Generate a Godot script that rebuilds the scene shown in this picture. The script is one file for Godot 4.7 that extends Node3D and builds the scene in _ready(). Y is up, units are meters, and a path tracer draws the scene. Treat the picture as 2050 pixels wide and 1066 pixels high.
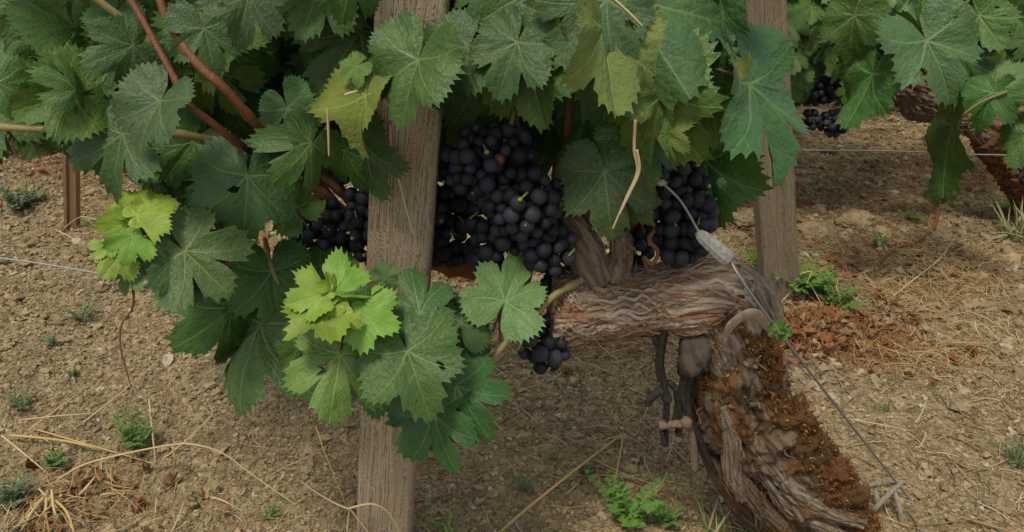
extends Node3D
# A vineyard: an old gnarled vine with black grapes, weathered posts, dry soil, more rows behind.

const FOC := 1650.0          # focal length in photograph pixels (2050 x 1066)
const CAM_H := 0.862
var pitch := deg_to_rad(26.0)
var R := Vector3(1, 0, 0)
var U := Vector3.ZERO
var FW := Vector3.ZERO
var C := Vector3(0, CAM_H, 0)
var rng := RandomNumberGenerator.new()
var taken := {}
var M := {}
var soil_a := FastNoiseLite.new()
var soil_b := FastNoiseLite.new()
var soil_c := FastNoiseLite.new()
var nz := FastNoiseLite.new()
var leaf_hi := []
var leaf_lo := []
var leaf_young := []
var petiole_mesh: Mesh
var leaf_seed := 0
const LEAF_RINGS := [0.12, 0.26, 0.4, 0.54, 0.67, 0.79, 0.9, 1.0]
const LEAF_DEEP := [0.25, 0.6, 0.95, 0.45, 0.8, 0.1]
var berry_mesh: Mesh
var berry_far: Mesh

# ---------------------------------------------------------------- camera helpers
func ray(px, py) -> Vector3:
	return R * ((px - 1025.0) / FOC) - U * ((py - 533.0) / FOC) + FW

func at(px, py, f) -> Vector3:                     # point on the ray at horizontal distance f
	var d = ray(px, py)
	return C + d * (f / -d.z)

func gh(x: float, z: float) -> float:              # soil height
	var h = soil_a.get_noise_2d(x, z) * 0.022 + soil_b.get_noise_2d(x, z) * 0.011
	var c = soil_c.get_noise_2d(x, z)
	return h + c * 0.009

func ground(px, py, lift = 0.0) -> Vector3:
	var d = ray(px, py)
	var p = C + d * ((CAM_H - lift) / -d.y)
	for i in 3:
		p = C + d * ((CAM_H - lift - gh(p.x, p.z)) / -d.y)
	return p

func depth_of(p: Vector3) -> float:
	return (p - C).dot(FW)

# ---------------------------------------------------------------- scene helpers
func numbered(called: String) -> String:
	if not taken.has(called):
		taken[called] = 0
		return called
	taken[called] += 1
	return "%s_%03d" % [called, taken[called]]

func thing(called, label, category, where = Vector3.ZERO, group = ""):
	var o = Node3D.new()
	o.name = numbered(called)
	add_child(o)
	o.position = where
	tag(o, label, category, group)
	return o

func tag(o, label, category, group = ""):
	o.set_meta("label", label)
	o.set_meta("category", category)
	if group != "":
		o.set_meta("group", group)

func part(called, mesh, mat, parent, where = null):
	var o = MeshInstance3D.new()
	o.name = called
	o.mesh = mesh
	if mat != null:
		o.material_override = mat
	parent.add_child(o, true)
	if where != null:
		o.transform = where
	return o

func rel(parent, pts) -> PackedVector3Array:       # world points into the parent's space
	var r := PackedVector3Array()
	for p in pts:
		r.append(p - parent.position)
	return r

# ---------------------------------------------------------------- mesh helpers
func mesh_from(v: PackedVector3Array, idx: PackedInt32Array, uv = null, col = null, nrm = null) -> ArrayMesh:
	var a = []
	a.resize(Mesh.ARRAY_MAX)
	if nrm == null:
		nrm = PackedVector3Array()
		nrm.resize(v.size())
		for i in range(0, idx.size(), 3):
			var p = v[idx[i]]
			var n = (v[idx[i + 2]] - p).cross(v[idx[i + 1]] - p)
			nrm[idx[i]] += n
			nrm[idx[i + 1]] += n
			nrm[idx[i + 2]] += n
		for i in nrm.size():
			nrm[i] = nrm[i].normalized()
	a[Mesh.ARRAY_VERTEX] = v
	a[Mesh.ARRAY_NORMAL] = nrm
	if uv != null:
		a[Mesh.ARRAY_TEX_UV] = uv
	if col != null:
		a[Mesh.ARRAY_COLOR] = col
	a[Mesh.ARRAY_INDEX] = idx
	var m = ArrayMesh.new()
	m.add_surface_from_arrays(Mesh.PRIMITIVE_TRIANGLES, a)
	return m

func smooth_path(pts, n: int) -> PackedVector3Array:
	var r := PackedVector3Array()
	var k = pts.size()
	if k == 2:
		for i in n:
			r.append(pts[0].lerp(pts[1], float(i) / (n - 1)))
		return r
	for i in n:
		var t = float(i) / (n - 1) * (k - 1)
		var j = mini(int(t), k - 2)
		var u = t - j
		var a = pts[maxi(j - 1, 0)]
		var b = pts[j]
		var c = pts[j + 1]
		var d = pts[mini(j + 2, k - 1)]
		r.append(b.cubic_interpolate(c, a, d, u))
	return r

func lerp_list(rad, n: int) -> PackedFloat32Array:
	var r := PackedFloat32Array()
	var k = rad.size()
	for i in n:
		var t = float(i) / (n - 1) * (k - 1)
		var j = clampi(int(t), 0, maxi(k - 2, 0))
		if k == 1:
			r.append(rad[0])
		else:
			r.append(lerpf(rad[j], rad[j + 1], smoothstep(0.0, 1.0, t - j)))
	return r

# a swept tube; shape.call(t, angle, radius) gives the radius, tint.call(t, angle) a colour
func sweep(ctrl, rad, rings: int, seg: int, shape = null, tint = null, capped = true, flat = 1.0) -> ArrayMesh:
	var path = smooth_path(ctrl, rings)
	var rr = lerp_list(rad, rings)
	var v := PackedVector3Array()
	var uv := PackedVector2Array()
	var col := PackedColorArray()
	var idx := PackedInt32Array()
	var tdir = (path[1] - path[0]).normalized()
	var n = tdir.cross(Vector3.UP)
	if n.length() < 0.2:
		n = tdir.cross(Vector3.RIGHT)
	n = n.normalized()
	var along = 0.0
	for i in rings:
		if i > 0:
			along += path[i].distance_to(path[i - 1])
		var td = (path[mini(i + 1, rings - 1)] - path[maxi(i - 1, 0)]).normalized()
		n = (n - td * n.dot(td)).normalized()
		var b = td.cross(n)
		for s in seg + 1:
			var a = TAU * s / seg
			var r = rr[i]
			if shape != null:
				r = shape.call(float(i) / (rings - 1), a, r, along)
			v.append(path[i] + (n * cos(a) + b * sin(a) * flat) * r)
			uv.append(Vector2(float(s) / seg, along))
			if tint != null:
				col.append(tint.call(float(i) / (rings - 1), a, along))
	for i in rings - 1:
		for s in seg:
			var p = i * (seg + 1) + s
			var q = p + seg + 1
			idx.append_array([p, p + 1, q, p + 1, q + 1, q])
	if capped:
		for e in [0, rings - 1]:
			var c0 = v.size()
			v.append(path[e])
			uv.append(Vector2(0.5, 0))
			if tint != null:
				col.append(tint.call(0.0 if e == 0 else 1.0, 0.3, 0.0))
			for s in seg:
				var p = e * (seg + 1) + s
				if e == 0:
					idx.append_array([c0, p + 1, p])
				else:
					idx.append_array([c0, p, p + 1])
	var m = mesh_from(v, idx, uv, col if tint != null else null)
	return m

func join_into(st: SurfaceTool, m: Mesh, x: Transform3D):
	st.append_from(m, 0, x)

func lin(r, g, b) -> Color:
	return Color(r, g, b).linear_to_srgb()

func mat(color: Color, rough = 0.8, spec = 0.4) -> StandardMaterial3D:
	var m = StandardMaterial3D.new()
	m.albedo_color = color
	m.roughness = rough
	m.metallic_specular = spec
	m.cull_mode = BaseMaterial3D.CULL_DISABLED
	return m

func vmat(rough = 0.9, spec = 0.3) -> StandardMaterial3D:   # colour from vertices or copies
	var m = mat(Color.WHITE, rough, spec)
	m.vertex_color_use_as_albedo = true
	return m

# ---------------------------------------------------------------- leaf textures
const LT := 384
const LSPAN := 2.3
func draw_vein(mask: PackedFloat32Array, a: Vector2, b: Vector2, wa: float, wb: float, k: float):
	var pa = Vector2(a.x / LSPAN + 0.5, 0.5 - (a.y - 0.2) / LSPAN) * LT
	var pb = Vector2(b.x / LSPAN + 0.5, 0.5 - (b.y - 0.2) / LSPAN) * LT
	var w = maxf(wa, wb) + 1.5
	var x0 = clampi(int(minf(pa.x, pb.x) - w), 0, LT - 1)
	var x1 = clampi(int(maxf(pa.x, pb.x) + w), 0, LT - 1)
	var y0 = clampi(int(minf(pa.y, pb.y) - w), 0, LT - 1)
	var y1 = clampi(int(maxf(pa.y, pb.y) + w), 0, LT - 1)
	var ab = pb - pa
	var l2 = maxf(ab.length_squared(), 0.001)
	for y in range(y0, y1 + 1):
		for x in range(x0, x1 + 1):
			var p = Vector2(x, y)
			var t = clampf((p - pa).dot(ab) / l2, 0.0, 1.0)
			var d = p.distance_to(pa + ab * t)
			var ww = lerpf(wa, wb, t)
			var val = k * (1.0 - smoothstep(ww * 0.5, ww + 0.9, d))
			var i = y * LT + x
			if val > mask[i]:
				mask[i] = val

func make_leaf_textures():
	var mask := PackedFloat32Array()
	mask.resize(LT * LT)
	var r2 = RandomNumberGenerator.new()
	r2.seed = 77
	for m in [[0.0, 1.0], [50.0, 0.88], [-50.0, 0.88], [110.0, 0.7], [-110.0, 0.7]]:
		var a = deg_to_rad(m[0])
		var dir = Vector2(sin(a), cos(a))
		var per = Vector2(dir.y, -dir.x)
		var prev = Vector2.ZERO
		var bend = signf(m[0]) * 0.06
		for k in 10:
			var t = (k + 1) / 10.0
			var p = dir * (t * m[1]) - per * bend * sin(t * PI)
			draw_vein(mask, prev, p, lerpf(3.0, 0.7, k / 10.0), lerpf(3.0, 0.7, t), 1.0)
			if k < 9 and k % 2 == 1:
				for s in [-1.0, 1.0]:
					var base = prev.lerp(p, 0.5 + 0.25 * s)
					var ln = 0.42 * (1.0 - t) * m[1] + 0.12
					var d2 = dir.rotated(s * deg_to_rad(44 + r2.randf_range(-5, 5)))
					var q = base
					for j in 4:
						var q2 = q + d2 * ln / 4.0
						d2 = d2.rotated(-s * 0.09)
						draw_vein(mask, q, q2, 1.2 - j * 0.2, 1.0 - j * 0.2, 0.42 - j * 0.07)
						if j > 0:
							var d3 = d2.rotated((1 if j % 2 else -1) * 0.9)
							draw_vein(mask, q2, q2 + d3 * 0.1, 0.6, 0.3, 0.16)
						q = q2
			prev = p
	var cell = FastNoiseLite.new()
	cell.noise_type = FastNoiseLite.TYPE_CELLULAR
	cell.cellular_return_type = FastNoiseLite.RETURN_DISTANCE2_SUB
	cell.frequency = 0.06
	cell.seed = 5
	var blot = FastNoiseLite.new()
	blot.frequency = 0.012
	blot.seed = 9
	blot.fractal_octaves = 4
	var fine = FastNoiseLite.new()
	fine.frequency = 0.16
	fine.seed = 21
	var hi = Image.create(LT, LT, false, Image.FORMAT_RF)
	var puck := PackedFloat32Array()
	puck.resize(LT * LT)
	for y in LT:
		for x in LT:
			var i = y * LT + x
			puck[i] = cell.get_noise_2d(x, y)
			hi.set_pixel(x, y, Color(clampf(0.45 + puck[i] * 0.42 - mask[i] * 0.17 + fine.get_noise_2d(x, y) * 0.05, 0, 1), 0, 0))
	hi.bump_map_to_normal_map(10.0)
	M.leaf_normal = ImageTexture.create_from_image(hi)
	# base colour, vein colour, mottle colour (linear), specks of pale residue, brown spots
	var kinds = {
		"mature": [Color(0.047, 0.106, 0.04), Color(0.15, 0.22, 0.085), Color(0.06, 0.125, 0.04), 0.0, 0.0],
		"speck": [Color(0.047, 0.102, 0.041), Color(0.15, 0.21, 0.09), Color(0.062, 0.115, 0.046), 1.0, 0.35],
		"mid": [Color(0.05, 0.115, 0.03), Color(0.18, 0.26, 0.08), Color(0.075, 0.145, 0.034), 0.0, 0.0],
		"fresh": [Color(0.095, 0.185, 0.06), Color(0.22, 0.31, 0.11), Color(0.12, 0.215, 0.065), 0.0, 0.0],
		"worn": [Color(0.045, 0.1, 0.036), Color(0.15, 0.21, 0.075), Color(0.085, 0.135, 0.035), 0.4, 1.0],
		"lime": [Color(0.2, 0.32, 0.05), Color(0.3, 0.42, 0.12), Color(0.26, 0.38, 0.065), 0.0, 0.0],
		"under": [Color(0.12, 0.175, 0.055), Color(0.24, 0.3, 0.12), Color(0.155, 0.2, 0.06), 0.0, 0.3],
	}
	for k in kinds:
		var q = kinds[k]
		var im = Image.create(LT, LT, false, Image.FORMAT_RGB8)
		for y in LT:
			for x in LT:
				var i = y * LT + x
				var b = blot.get_noise_2d(x, y)
				var c: Color = q[0].lerp(q[2], clampf(0.5 + b * 1.5, 0, 1))
				c = c.lerp(q[1], clampf(mask[i] * 0.72 + (0.06 if puck[i] < -0.86 else 0.0), 0, 1))
				if q[3] > 0.0:
					var s = fine.get_noise_2d(x * 2.2 + 300, y * 2.2)
					if s > 0.46 - 0.25 * clampf(blot.get_noise_2d(x + 900, y), 0, 1):
						c = c.lerp(Color(0.3, 0.32, 0.25), 0.55 * q[3])
				if q[4] > 0.0:
					var s2 = blot.get_noise_2d(x * 2.6 + 100, y * 2.6 + 500)
					if s2 > 0.47:
						c = c.lerp(Color(0.2, 0.11, 0.04), 0.85 * q[4])
					elif s2 > 0.38:
						c = c.lerp(Color(0.22, 0.24, 0.05), 0.6 * q[4])
				im.set_pixel(x, y, c.linear_to_srgb())
		im.generate_mipmaps()
		var tex = ImageTexture.create_from_image(im)
		var list = []
		for tnt in [Color(1, 1, 1), Color(0.86, 0.95, 0.9), Color(1.0, 0.97, 0.84), Color(0.9, 0.88, 0.84)]:
			var m = mat(Color(tnt.r, tnt.g, tnt.b), 0.46 if k != "under" else 0.8, 0.36 if k != "under" else 0.2)
			m.albedo_texture = tex
			m.normal_enabled = true
			m.normal_texture = M.leaf_normal
			m.normal_scale = 0.65 if k != "lime" else 0.4
			m.vertex_color_use_as_albedo = true
			m.backlight_enabled = true
			m.backlight = Color(0.36, 0.46, 0.13) if k != "lime" else Color(0.6, 0.7, 0.2)
			list.append(m)
		M[k] = list

# ---------------------------------------------------------------- leaf meshes
func leaf_outline(r2: RandomNumberGenerator, deep: float, coarse: float, basal = 1.0) -> Array:
	var s1l = lerpf(0.74, 0.42, clampf(deep + r2.randf_range(-0.2, 0.2), 0, 1))
	var s1r = lerpf(0.74, 0.42, clampf(deep + r2.randf_range(-0.2, 0.2), 0, 1))
	var s2l = lerpf(0.74, 0.46, clampf(deep + r2.randf_range(-0.3, 0.1), 0, 1))
	var s2r = lerpf(0.74, 0.46, clampf(deep + r2.randf_range(-0.3, 0.1), 0, 1))
	var out = []
	for side in [-1.0, 1.0]:
		var s1 = s1l if side < 0 else s1r
		var s2 = s2l if side < 0 else s2r
		var lob = r2.randf_range(0.8, 1.0)
		var bas = r2.randf_range(0.68, 0.86) * basal
		var off = r2.randf_range(-3, 3)
		var keys = [[0, 1.0], [7, 0.93], [15, 0.85], [22 + off * 0.5, 0.77], [27 + off * 0.5, s1], [29 + off * 0.5, s1], [34 + off * 0.5, lob * 0.86], [43, lob * 0.93], [52 + off, lob], [62, lob * 0.93], [72, lob * 0.83], [79 + off, s2 + 0.05], [82 + off, s2], [86 + off, s2 + 0.06], [94, bas * 0.95], [110 + off, bas], [126, bas * 0.98], [142, bas * 0.93], [155, bas * 0.85], [165, bas * 0.66], [171, bas * 0.4], [174, 0.1]]
		var list = []
		var ph = 0.0
		while ph < 173.0:
			var w = r2.randf_range(4.4, 9.2) * coarse
			var nearsinus = 1.0
			for q in [[0.0, 0.0], [0.34, 0.35], [0.62, 1.0], [0.8, 0.38]]:
				var x = ph + w * q[0]
				if x > 173.5:
					break
				var r = 0.1
				for j in keys.size() - 1:
					if x >= keys[j][0] and x < keys[j + 1][0]:
						r = lerpf(keys[j][1], keys[j + 1][1], (x - keys[j][0]) / (keys[j + 1][0] - keys[j][0]))
				nearsinus = clampf((r - 0.3) * 2.0, 0.15, 1.0)
				r += q[1] * 0.095 * nearsinus * (1.0 if x > 3 else 0.4) * clampf(w / 7.0, 0.5, 1.4)
				list.append([side * x, r])
			ph += w
		list.append([side * 174.0, 0.08])
		if side < 0:
			list.reverse()
		out.append_array(list)
	return out

func make_leaf(seed_: int, deep: float, coarse: float, rings, fold: float, droop: float, wave: float, sidecurl: float, pale_edge: float, basal = 1.0, holes = 0, burnt = false) -> ArrayMesh:
	var r2 = RandomNumberGenerator.new()
	r2.seed = seed_
	var o = leaf_outline(r2, deep, coarse, basal)
	var hole = []
	for h in holes:
		var ha = r2.randf_range(-1.9, 1.9)
		var hr = r2.randf_range(0.3, 0.62)
		hole.append([Vector2(sin(ha) * hr, cos(ha) * hr), r2.randf_range(0.035, 0.085)])
	var n = o.size()
	var v := PackedVector3Array()
	var uv := PackedVector2Array()
	var col := PackedColorArray()
	var idx := PackedInt32Array()
	var ph1 = r2.randf() * TAU
	var ph2 = r2.randf() * TAU
	var twist = r2.randf_range(-0.25, 0.25)
	var lift = r2.randf_range(-0.15, 0.15)
	v.append(Vector3.ZERO)
	uv.append(Vector2(0.5, 0.5 + 0.2 / LSPAN))
	col.append(Color(1, 1, 1))
	var nr = rings.size()
	for k in nr:
		var s = rings[k]
		for i in n:
			var a = deg_to_rad(o[i][0])
			# inner rings ignore the teeth
			var rr = o[i][1]
			if k < nr - 1:
				var sm = (o[(i + n - 1) % n][1] + o[i][1] * 2.0 + o[(i + 1) % n][1]) * 0.25
				if absf(o[i][0]) < 170:
					rr = lerpf(sm, rr, s * s)
			var x = sin(a) * rr * s
			var y = cos(a) * rr * s
			var rho = sqrt(x * x + y * y)
			var ad = 999.0
			for m in [0.0, 50.0, -50.0, 110.0, -110.0]:
				ad = minf(ad, absf(o[i][0] - m))
			var z = 0.0
			z += 0.055 * rho * (1.0 - cos(minf(ad, 30.0) / 30.0 * PI)) * 0.5
			z += fold * absf(x) * (0.75 + 0.25 * y)
			z -= droop * rho * rho * (0.5 + 0.5 * maxf(y, -0.2)) * 0.7
			z -= sidecurl * x * x
			z += wave * rho * rho * (sin(3.0 * a + ph1) * 0.6 + 0.4 * sin(5.0 * a + ph2))
			z += 0.032 * nz.get_noise_2d(x * 330 + seed_ * 37.0, y * 330) * smoothstep(0.0, 0.2, rho)
			z += 0.06 * nz.get_noise_2d(x * 90 + seed_ * 11.0, y * 90) * rho
			z += twist * x * y + lift * y * rho * 0.5
			v.append(Vector3(x, y, z))
			uv.append(Vector2(x / LSPAN + 0.5, 0.5 - (y - 0.2) / LSPAN))
			var cc = Color(1, 1, 1) if k < nr - 1 or rr < 0.35 else Color(1.0 + pale_edge * 1.2, 1.0 + pale_edge, 1.0 + pale_edge * 0.2)
			if burnt and s > 0.7 and nz.get_noise_2d(o[i][0] * 3.0 + seed_ * 17.0, s * 60.0) > 0.12:
				cc = Color(3.2, 1.1, 0.9)
			col.append(cc)
	for i in n - 1:
		idx.append_array([0, 1 + i, 1 + i + 1])
	for k in nr - 1:
		for i in n - 1:
			var p = 1 + k * n + i
			var q = p + n
			var skip = false
			for h in hole:
				var m2 = (v[p] + v[q + 1]) * 0.5
				if Vector2(m2.x, m2.y).distance_to(h[0]) < h[1]:
					skip = true
			if not skip:
				idx.append_array([p, q, p + 1, p + 1, q, q + 1])
	return mesh_from(v, idx, uv, col)

func make_leaf_library():
	var rings = [0.14, 0.3, 0.46, 0.62, 0.77, 0.9, 1.0]
	var deeps = [0.25, 0.6, 0.95, 0.45, 0.8, 0.1]
	for i in deeps.size():
		# three bends of each outline: open, arched with drooping tip, folded
		leaf_hi.append(make_leaf(100 + i, deeps[i], 1.0, rings, 0.14, 0.24, 0.17, 0.08, 0.5))
		leaf_hi.append(make_leaf(100 + i, deeps[i], 1.0, rings, -0.16, 0.55, 0.2, 0.25, 0.5))
		leaf_hi.append(make_leaf(100 + i, deeps[i], 1.0, rings, 0.45, 0.34, 0.2, -0.1, 0.5))
	for i in 4:
		leaf_lo.append(make_leaf(200 + i, [0.2, 0.5, 0.8, 0.4][i], 1.5, [0.35, 0.7, 1.0], [0.1, -0.2, 0.3, 0.15][i], [0.2, 0.5, 0.3, 0.1][i], 0.15, 0.1, 0.2))
	for i in 3:
		leaf_young.append(make_leaf(300 + i, [0.45, 0.6, 0.3][i], 1.25, rings, [0.2, 0.35, -0.1][i], [0.3, 0.1, 0.35][i], 0.16, 0.0, 0.15))
	petiole_mesh = sweep([Vector3(0, 0, -0.004), Vector3(0, -0.14, -0.1), Vector3(0.03, -0.34, -0.32), Vector3(0.06, -0.5, -0.62)], [0.022, 0.018, 0.018, 0.028], 9, 6)

# ---------------------------------------------------------------- leaf placing
func leaf_basis(J: Vector3, sx: float, sy: float, pt: float, roll: float) -> Basis:
	var v = (C - J).normalized()
	var s = R * sx - U * sy
	s = (s - v * s.dot(v)).normalized()
	var y = s * cos(pt) + v * sin(pt)
	var n0 = v * cos(pt) - s * sin(pt)
	var x0 = y.cross(n0)
	var n = n0 * cos(roll) + x0 * sin(roll)
	return Basis(y.cross(n), y, n)

func leaf(vine, jx, jy, tx, ty, f, pt, roll, kind, shape, tone = -1):
	var J = at(jx, jy, f)
	var px = Vector2(tx - jx, ty - jy)
	var size = px.length() * depth_of(J) / FOC / cos(deg_to_rad(pt)) * 0.95
	var b = leaf_basis(J, px.x, px.y, deg_to_rad(pt), deg_to_rad(roll))
	var mesh: Mesh
	leaf_seed += 1
	var r3 = RandomNumberGenerator.new()
	r3.seed = leaf_seed * 7919
	var bend = shape % 3
	var dp = clampf(LEAF_DEEP[(shape / 3) % 6] + r3.randf_range(-0.15, 0.35), 0.1, 1.1)
	if kind == "lime":
		mesh = make_leaf(leaf_seed + 3000, dp * 0.7, 1.2, LEAF_RINGS, r3.randf_range(-0.1, 0.5), r3.randf_range(-0.2, 0.5), r3.randf_range(0.12, 0.26), r3.randf_range(-0.2, 0.3), 0.12, r3.randf_range(0.35, 0.6))
	else:
		mesh = make_leaf(leaf_seed + 1000, dp, r3.randf_range(0.9, 1.2), LEAF_RINGS, [0.14, -0.16, 0.45][bend] + r3.randf_range(-0.1, 0.14), [0.26, 0.6, 0.36][bend] + r3.randf_range(-0.15, 0.25), r3.randf_range(0.14, 0.3), [0.08, 0.28, -0.1][bend] + r3.randf_range(-0.15, 0.25), 0.5, r3.randf_range(0.85, 1.05), (r3.randi() % 3 if r3.randf() < 0.45 else 0), kind == "worn" or kind == "under" or r3.randf() < 0.12)
	var lf = part("leaf", mesh, M[kind][(tone if tone >= 0 else rng.randi() % 4)], vine, Transform3D(b.scaled_local(Vector3.ONE * size), J - vine.position))
	part("petiole", petiole_mesh, M.petiole if kind != "lime" else M.petiole_green, lf)
	return lf

func fill_leaves(vine, n, x0, x1, y0, y1, f0, f1, s0, s1, kinds, lib, avoid = []):
	for i in n:
		var px = rng.randf_range(x0, x1)
		var py = rng.randf_range(y0, y1)
		var skip = false
		for a in avoid:
			if px > a[0] and px < a[1] and py > a[2] and py < a[3]:
				skip = true
		if skip:
			continue
		var J = at(px, py, rng.randf_range(f0, f1))
		free_leaf(vine, J, rng.randf_range(s0, s1), kinds[rng.randi() % kinds.size()], lib)

func free_leaf(vine, J, size, kind, lib):
	var ang = rng.randf_range(-1.25, 1.25) + PI / 2
	var b = leaf_basis(J, cos(ang), sin(ang), deg_to_rad(rng.randf_range(-10, 50)), deg_to_rad(rng.randf_range(-50, 50)))
	part("leaf", lib[rng.randi() % lib.size()], M[kind][rng.randi() % 4], vine, Transform3D(b.scaled_local(Vector3.ONE * size), J - vine.position))

# ---------------------------------------------------------------- canes, straws, wires
func cane_shape(t, a, r, along):
	var k = fposmod(along * 11.0 + 0.3, 1.0)
	return r * (1.0 + 0.35 * exp(-pow((k - 0.5) * 14.0, 2.0)) + 0.05 * sin(a * 3.0 + along * 40.0))

func cane(vine, pts, r, m, called = "cane"):
	var w = []
	for p in pts:
		w.append(at(p[0], p[1], p[2]) - vine.position)
	var rad = r if r is Array else [r, r * 0.85]
	return part(called, sweep(w, rad, maxi(10, pts.size() * 8), 10, cane_shape), m, vine)

func straw(pts, r, m, called, label, category, group = ""):
	var w = []
	for p in pts:
		w.append(ground(p[0], p[1], p[2]))
	var o = MeshInstance3D.new()
	o.name = numbered(called)
	o.mesh = sweep(rel2(w), [r, r * 0.9, r * 0.5], maxi(8, pts.size() * 5), 6)
	o.material_override = m
	add_child(o)
	o.position = w[0]
	tag(o, label, category, group)
	return o

func rel2(w):
	var r = []
	for p in w:
		r.append(p - w[0])
	return r

func tube_world(pts, r, m, called, label, category):
	var o = MeshInstance3D.new()
	o.name = numbered(called)
	o.mesh = sweep(rel2(pts), r, maxi(8, pts.size() * 8), 8)
	o.material_override = m
	add_child(o)
	o.position = pts[0]
	tag(o, label, category)
	return o

# ---------------------------------------------------------------- grapes
func bunch(label, blobs, r_px, stem_from, lib_far = false, group = ""):
	var c0 = at(blobs[0][0], blobs[0][1], blobs[0][2])
	var o = thing("grape_bunch", label, "grapes", c0, group)
	var pts = []
	for b in blobs:
		var c = at(b[0], b[1], b[2])
		var k = depth_of(c) / FOC
		var r = r_px * k
		var sz = Vector3(b[3] * k, b[4] * k, b[5] * k)
		var miss = 0
		while miss < 320:
			var q = Vector3(rng.randf_range(-1, 1), rng.randf_range(-1, 1), rng.randf_range(-1, 1))
			if q.length() > 1.0:
				continue
			var p = c + R * q.x * sz.x + U * q.y * sz.y - FW * q.z * sz.z
			var ok = true
			for e in pts:
				if e[0].distance_squared_to(p) < pow((e[1] + r) * 0.8, 2):
					ok = false
					break
			if ok:
				pts.append([p, r * rng.randf_range(0.72, 1.12)])
				miss = 0
			else:
				miss += 1
	for e in pts:
		var s = e[1]
		var mm = M.grape[rng.randi() % M.grape.size()]
		if not lib_far and rng.randf() < 0.004:
			mm = M.grape_brown
		var bs = Basis.from_euler(Vector3(rng.randf() * 6, rng.randf() * 6, rng.randf() * 6)).scaled_local(Vector3(s * rng.randf_range(0.92, 1.04), s * rng.randf_range(0.98, 1.12), s))
		part("berry", berry_far if lib_far else berry_mesh, mm, o, Transform3D(bs, e[0] - c0))
	if stem_from != null:
		var s0 = at(stem_from[0], stem_from[1], stem_from[2])
		part("stem", sweep([s0 - c0, (s0 - c0) * 0.5 + Vector3(0.004, 0.004, 0.01), Vector3.ZERO], [0.0026, 0.002], 12, 7), M.petiole_green, o)
	if not lib_far:
		for i in mini(int(pts.size() / 7.0), 12):
			var e = pts[rng.randi() % pts.size()]
			var out = (C - e[0]).normalized()
			var p = e[0] - c0 + out * e[1] * 1.05 + Vector3(rng.randf_range(-1, 1), rng.randf_range(-1, 1), 0) * 0.006
			part("stem", sweep([p, p - out * 0.012 + Vector3(rng.randf_range(-0.01, 0.01), 0.008, 0)], [0.0011, 0.0014], 5, 5), M.petiole_green, o)
			if rng.randf() < 0.6:
				part("unripe_berry", berry_far, M.grape_green, o, Transform3D(Basis().scaled(Vector3.ONE * rng.randf_range(0.0016, 0.003)), p))
	return o

# ---------------------------------------------------------------- scatter
func scatter(called, label, category, mesh, m, xf, cols, kind = "stuff", parent = null):
	var mm = MultiMesh.new()
	mm.transform_format = MultiMesh.TRANSFORM_3D
	mm.use_colors = true
	mm.mesh = mesh
	mm.instance_count = xf.size()
	for i in xf.size():
		mm.set_instance_transform(i, xf[i])
		mm.set_instance_color(i, cols[i])
	var o = MultiMeshInstance3D.new()
	o.multimesh = mm
	o.material_override = m
	o.set_meta("kind", kind)
	if parent == null:
		o.name = numbered(called)
		add_child(o)
		tag(o, label, category)
	else:
		o.name = called
		parent.add_child(o, true)
	return o

func lump(seed_: int, rough: float, seg = 10, rings_ = 7) -> ArrayMesh:
	var v := PackedVector3Array()
	var idx := PackedInt32Array()
	for i in rings_ + 1:
		var la = PI * i / rings_
		for s in seg + 1:
			var lo = TAU * (s % seg) / seg
			var d = Vector3(sin(la) * cos(lo), cos(la), sin(la) * sin(lo))
			var k = 1.0 + rough * nz.get_noise_3d(d.x * 60 + seed_ * 50, d.y * 60, d.z * 60) + rough * 0.5 * nz.get_noise_3d(d.x * 160 + seed_ * 50, d.y * 160, d.z * 160)
			v.append(d * k)
	for i in rings_:
		for s in seg:
			var p = i * (seg + 1) + s
			var q = p + seg + 1
			idx.append_array([p, q, p + 1, p + 1, q, q + 1])
	var nrm := PackedVector3Array()
	nrm.resize(v.size())
	for i in v.size():
		nrm[i] = v[i].normalized()
	for i in range(0, idx.size(), 3):
		var p = v[idx[i]]
		var c = (v[idx[i + 1]] - p).cross(v[idx[i + 2]] - p).normalized()
		if c.dot(p) < 0:
			c = -c
		for j in 3:
			nrm[idx[i + j]] += c * 0.8
	for i in nrm.size():
		nrm[i] = nrm[i].normalized()
	return mesh_from(v, idx, null, null, nrm)

func facet(m: Mesh) -> ArrayMesh:
	var st = SurfaceTool.new()
	st.begin(Mesh.PRIMITIVE_TRIANGLES)
	st.set_smooth_group(-1)
	var a = m.surface_get_arrays(0)
	for i in a[Mesh.ARRAY_INDEX]:
		st.add_vertex(a[Mesh.ARRAY_VERTEX][i])
	st.generate_normals()
	return st.commit()

func blade(len_: float, w: float, bend: float, seg = 5) -> ArrayMesh:
	var v := PackedVector3Array()
	var idx := PackedInt32Array()
	for i in seg + 1:
		var t = float(i) / seg
		var a = bend * t
		var p = Vector3(0, len_ * t * (1.0 - 0.3 * absf(bend) * t), len_ * bend * t * t * 0.6)
		var ww = w * (1.0 - t * t) + 0.0002
		v.append(p + Vector3(-ww, 0, 0.25 * ww))
		v.append(p + Vector3(0, 0, -0.15 * ww))
		v.append(p + Vector3(ww, 0, 0.25 * ww))
	for i in seg:
		for s in 2:
			var p = i * 3 + s
			idx.append_array([p, p + 1, p + 3, p + 1, p + 4, p + 3])
	return mesh_from(v, idx)

func stick_mesh() -> ArrayMesh:                     # straw lying along x, slightly bowed, unit length
	return sweep([Vector3(-0.5, 0, 0), Vector3(-0.1, 0.02, 0.05), Vector3(0.5, 0.01, -0.03)], [0.011, 0.013, 0.008], 6, 5)

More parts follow.
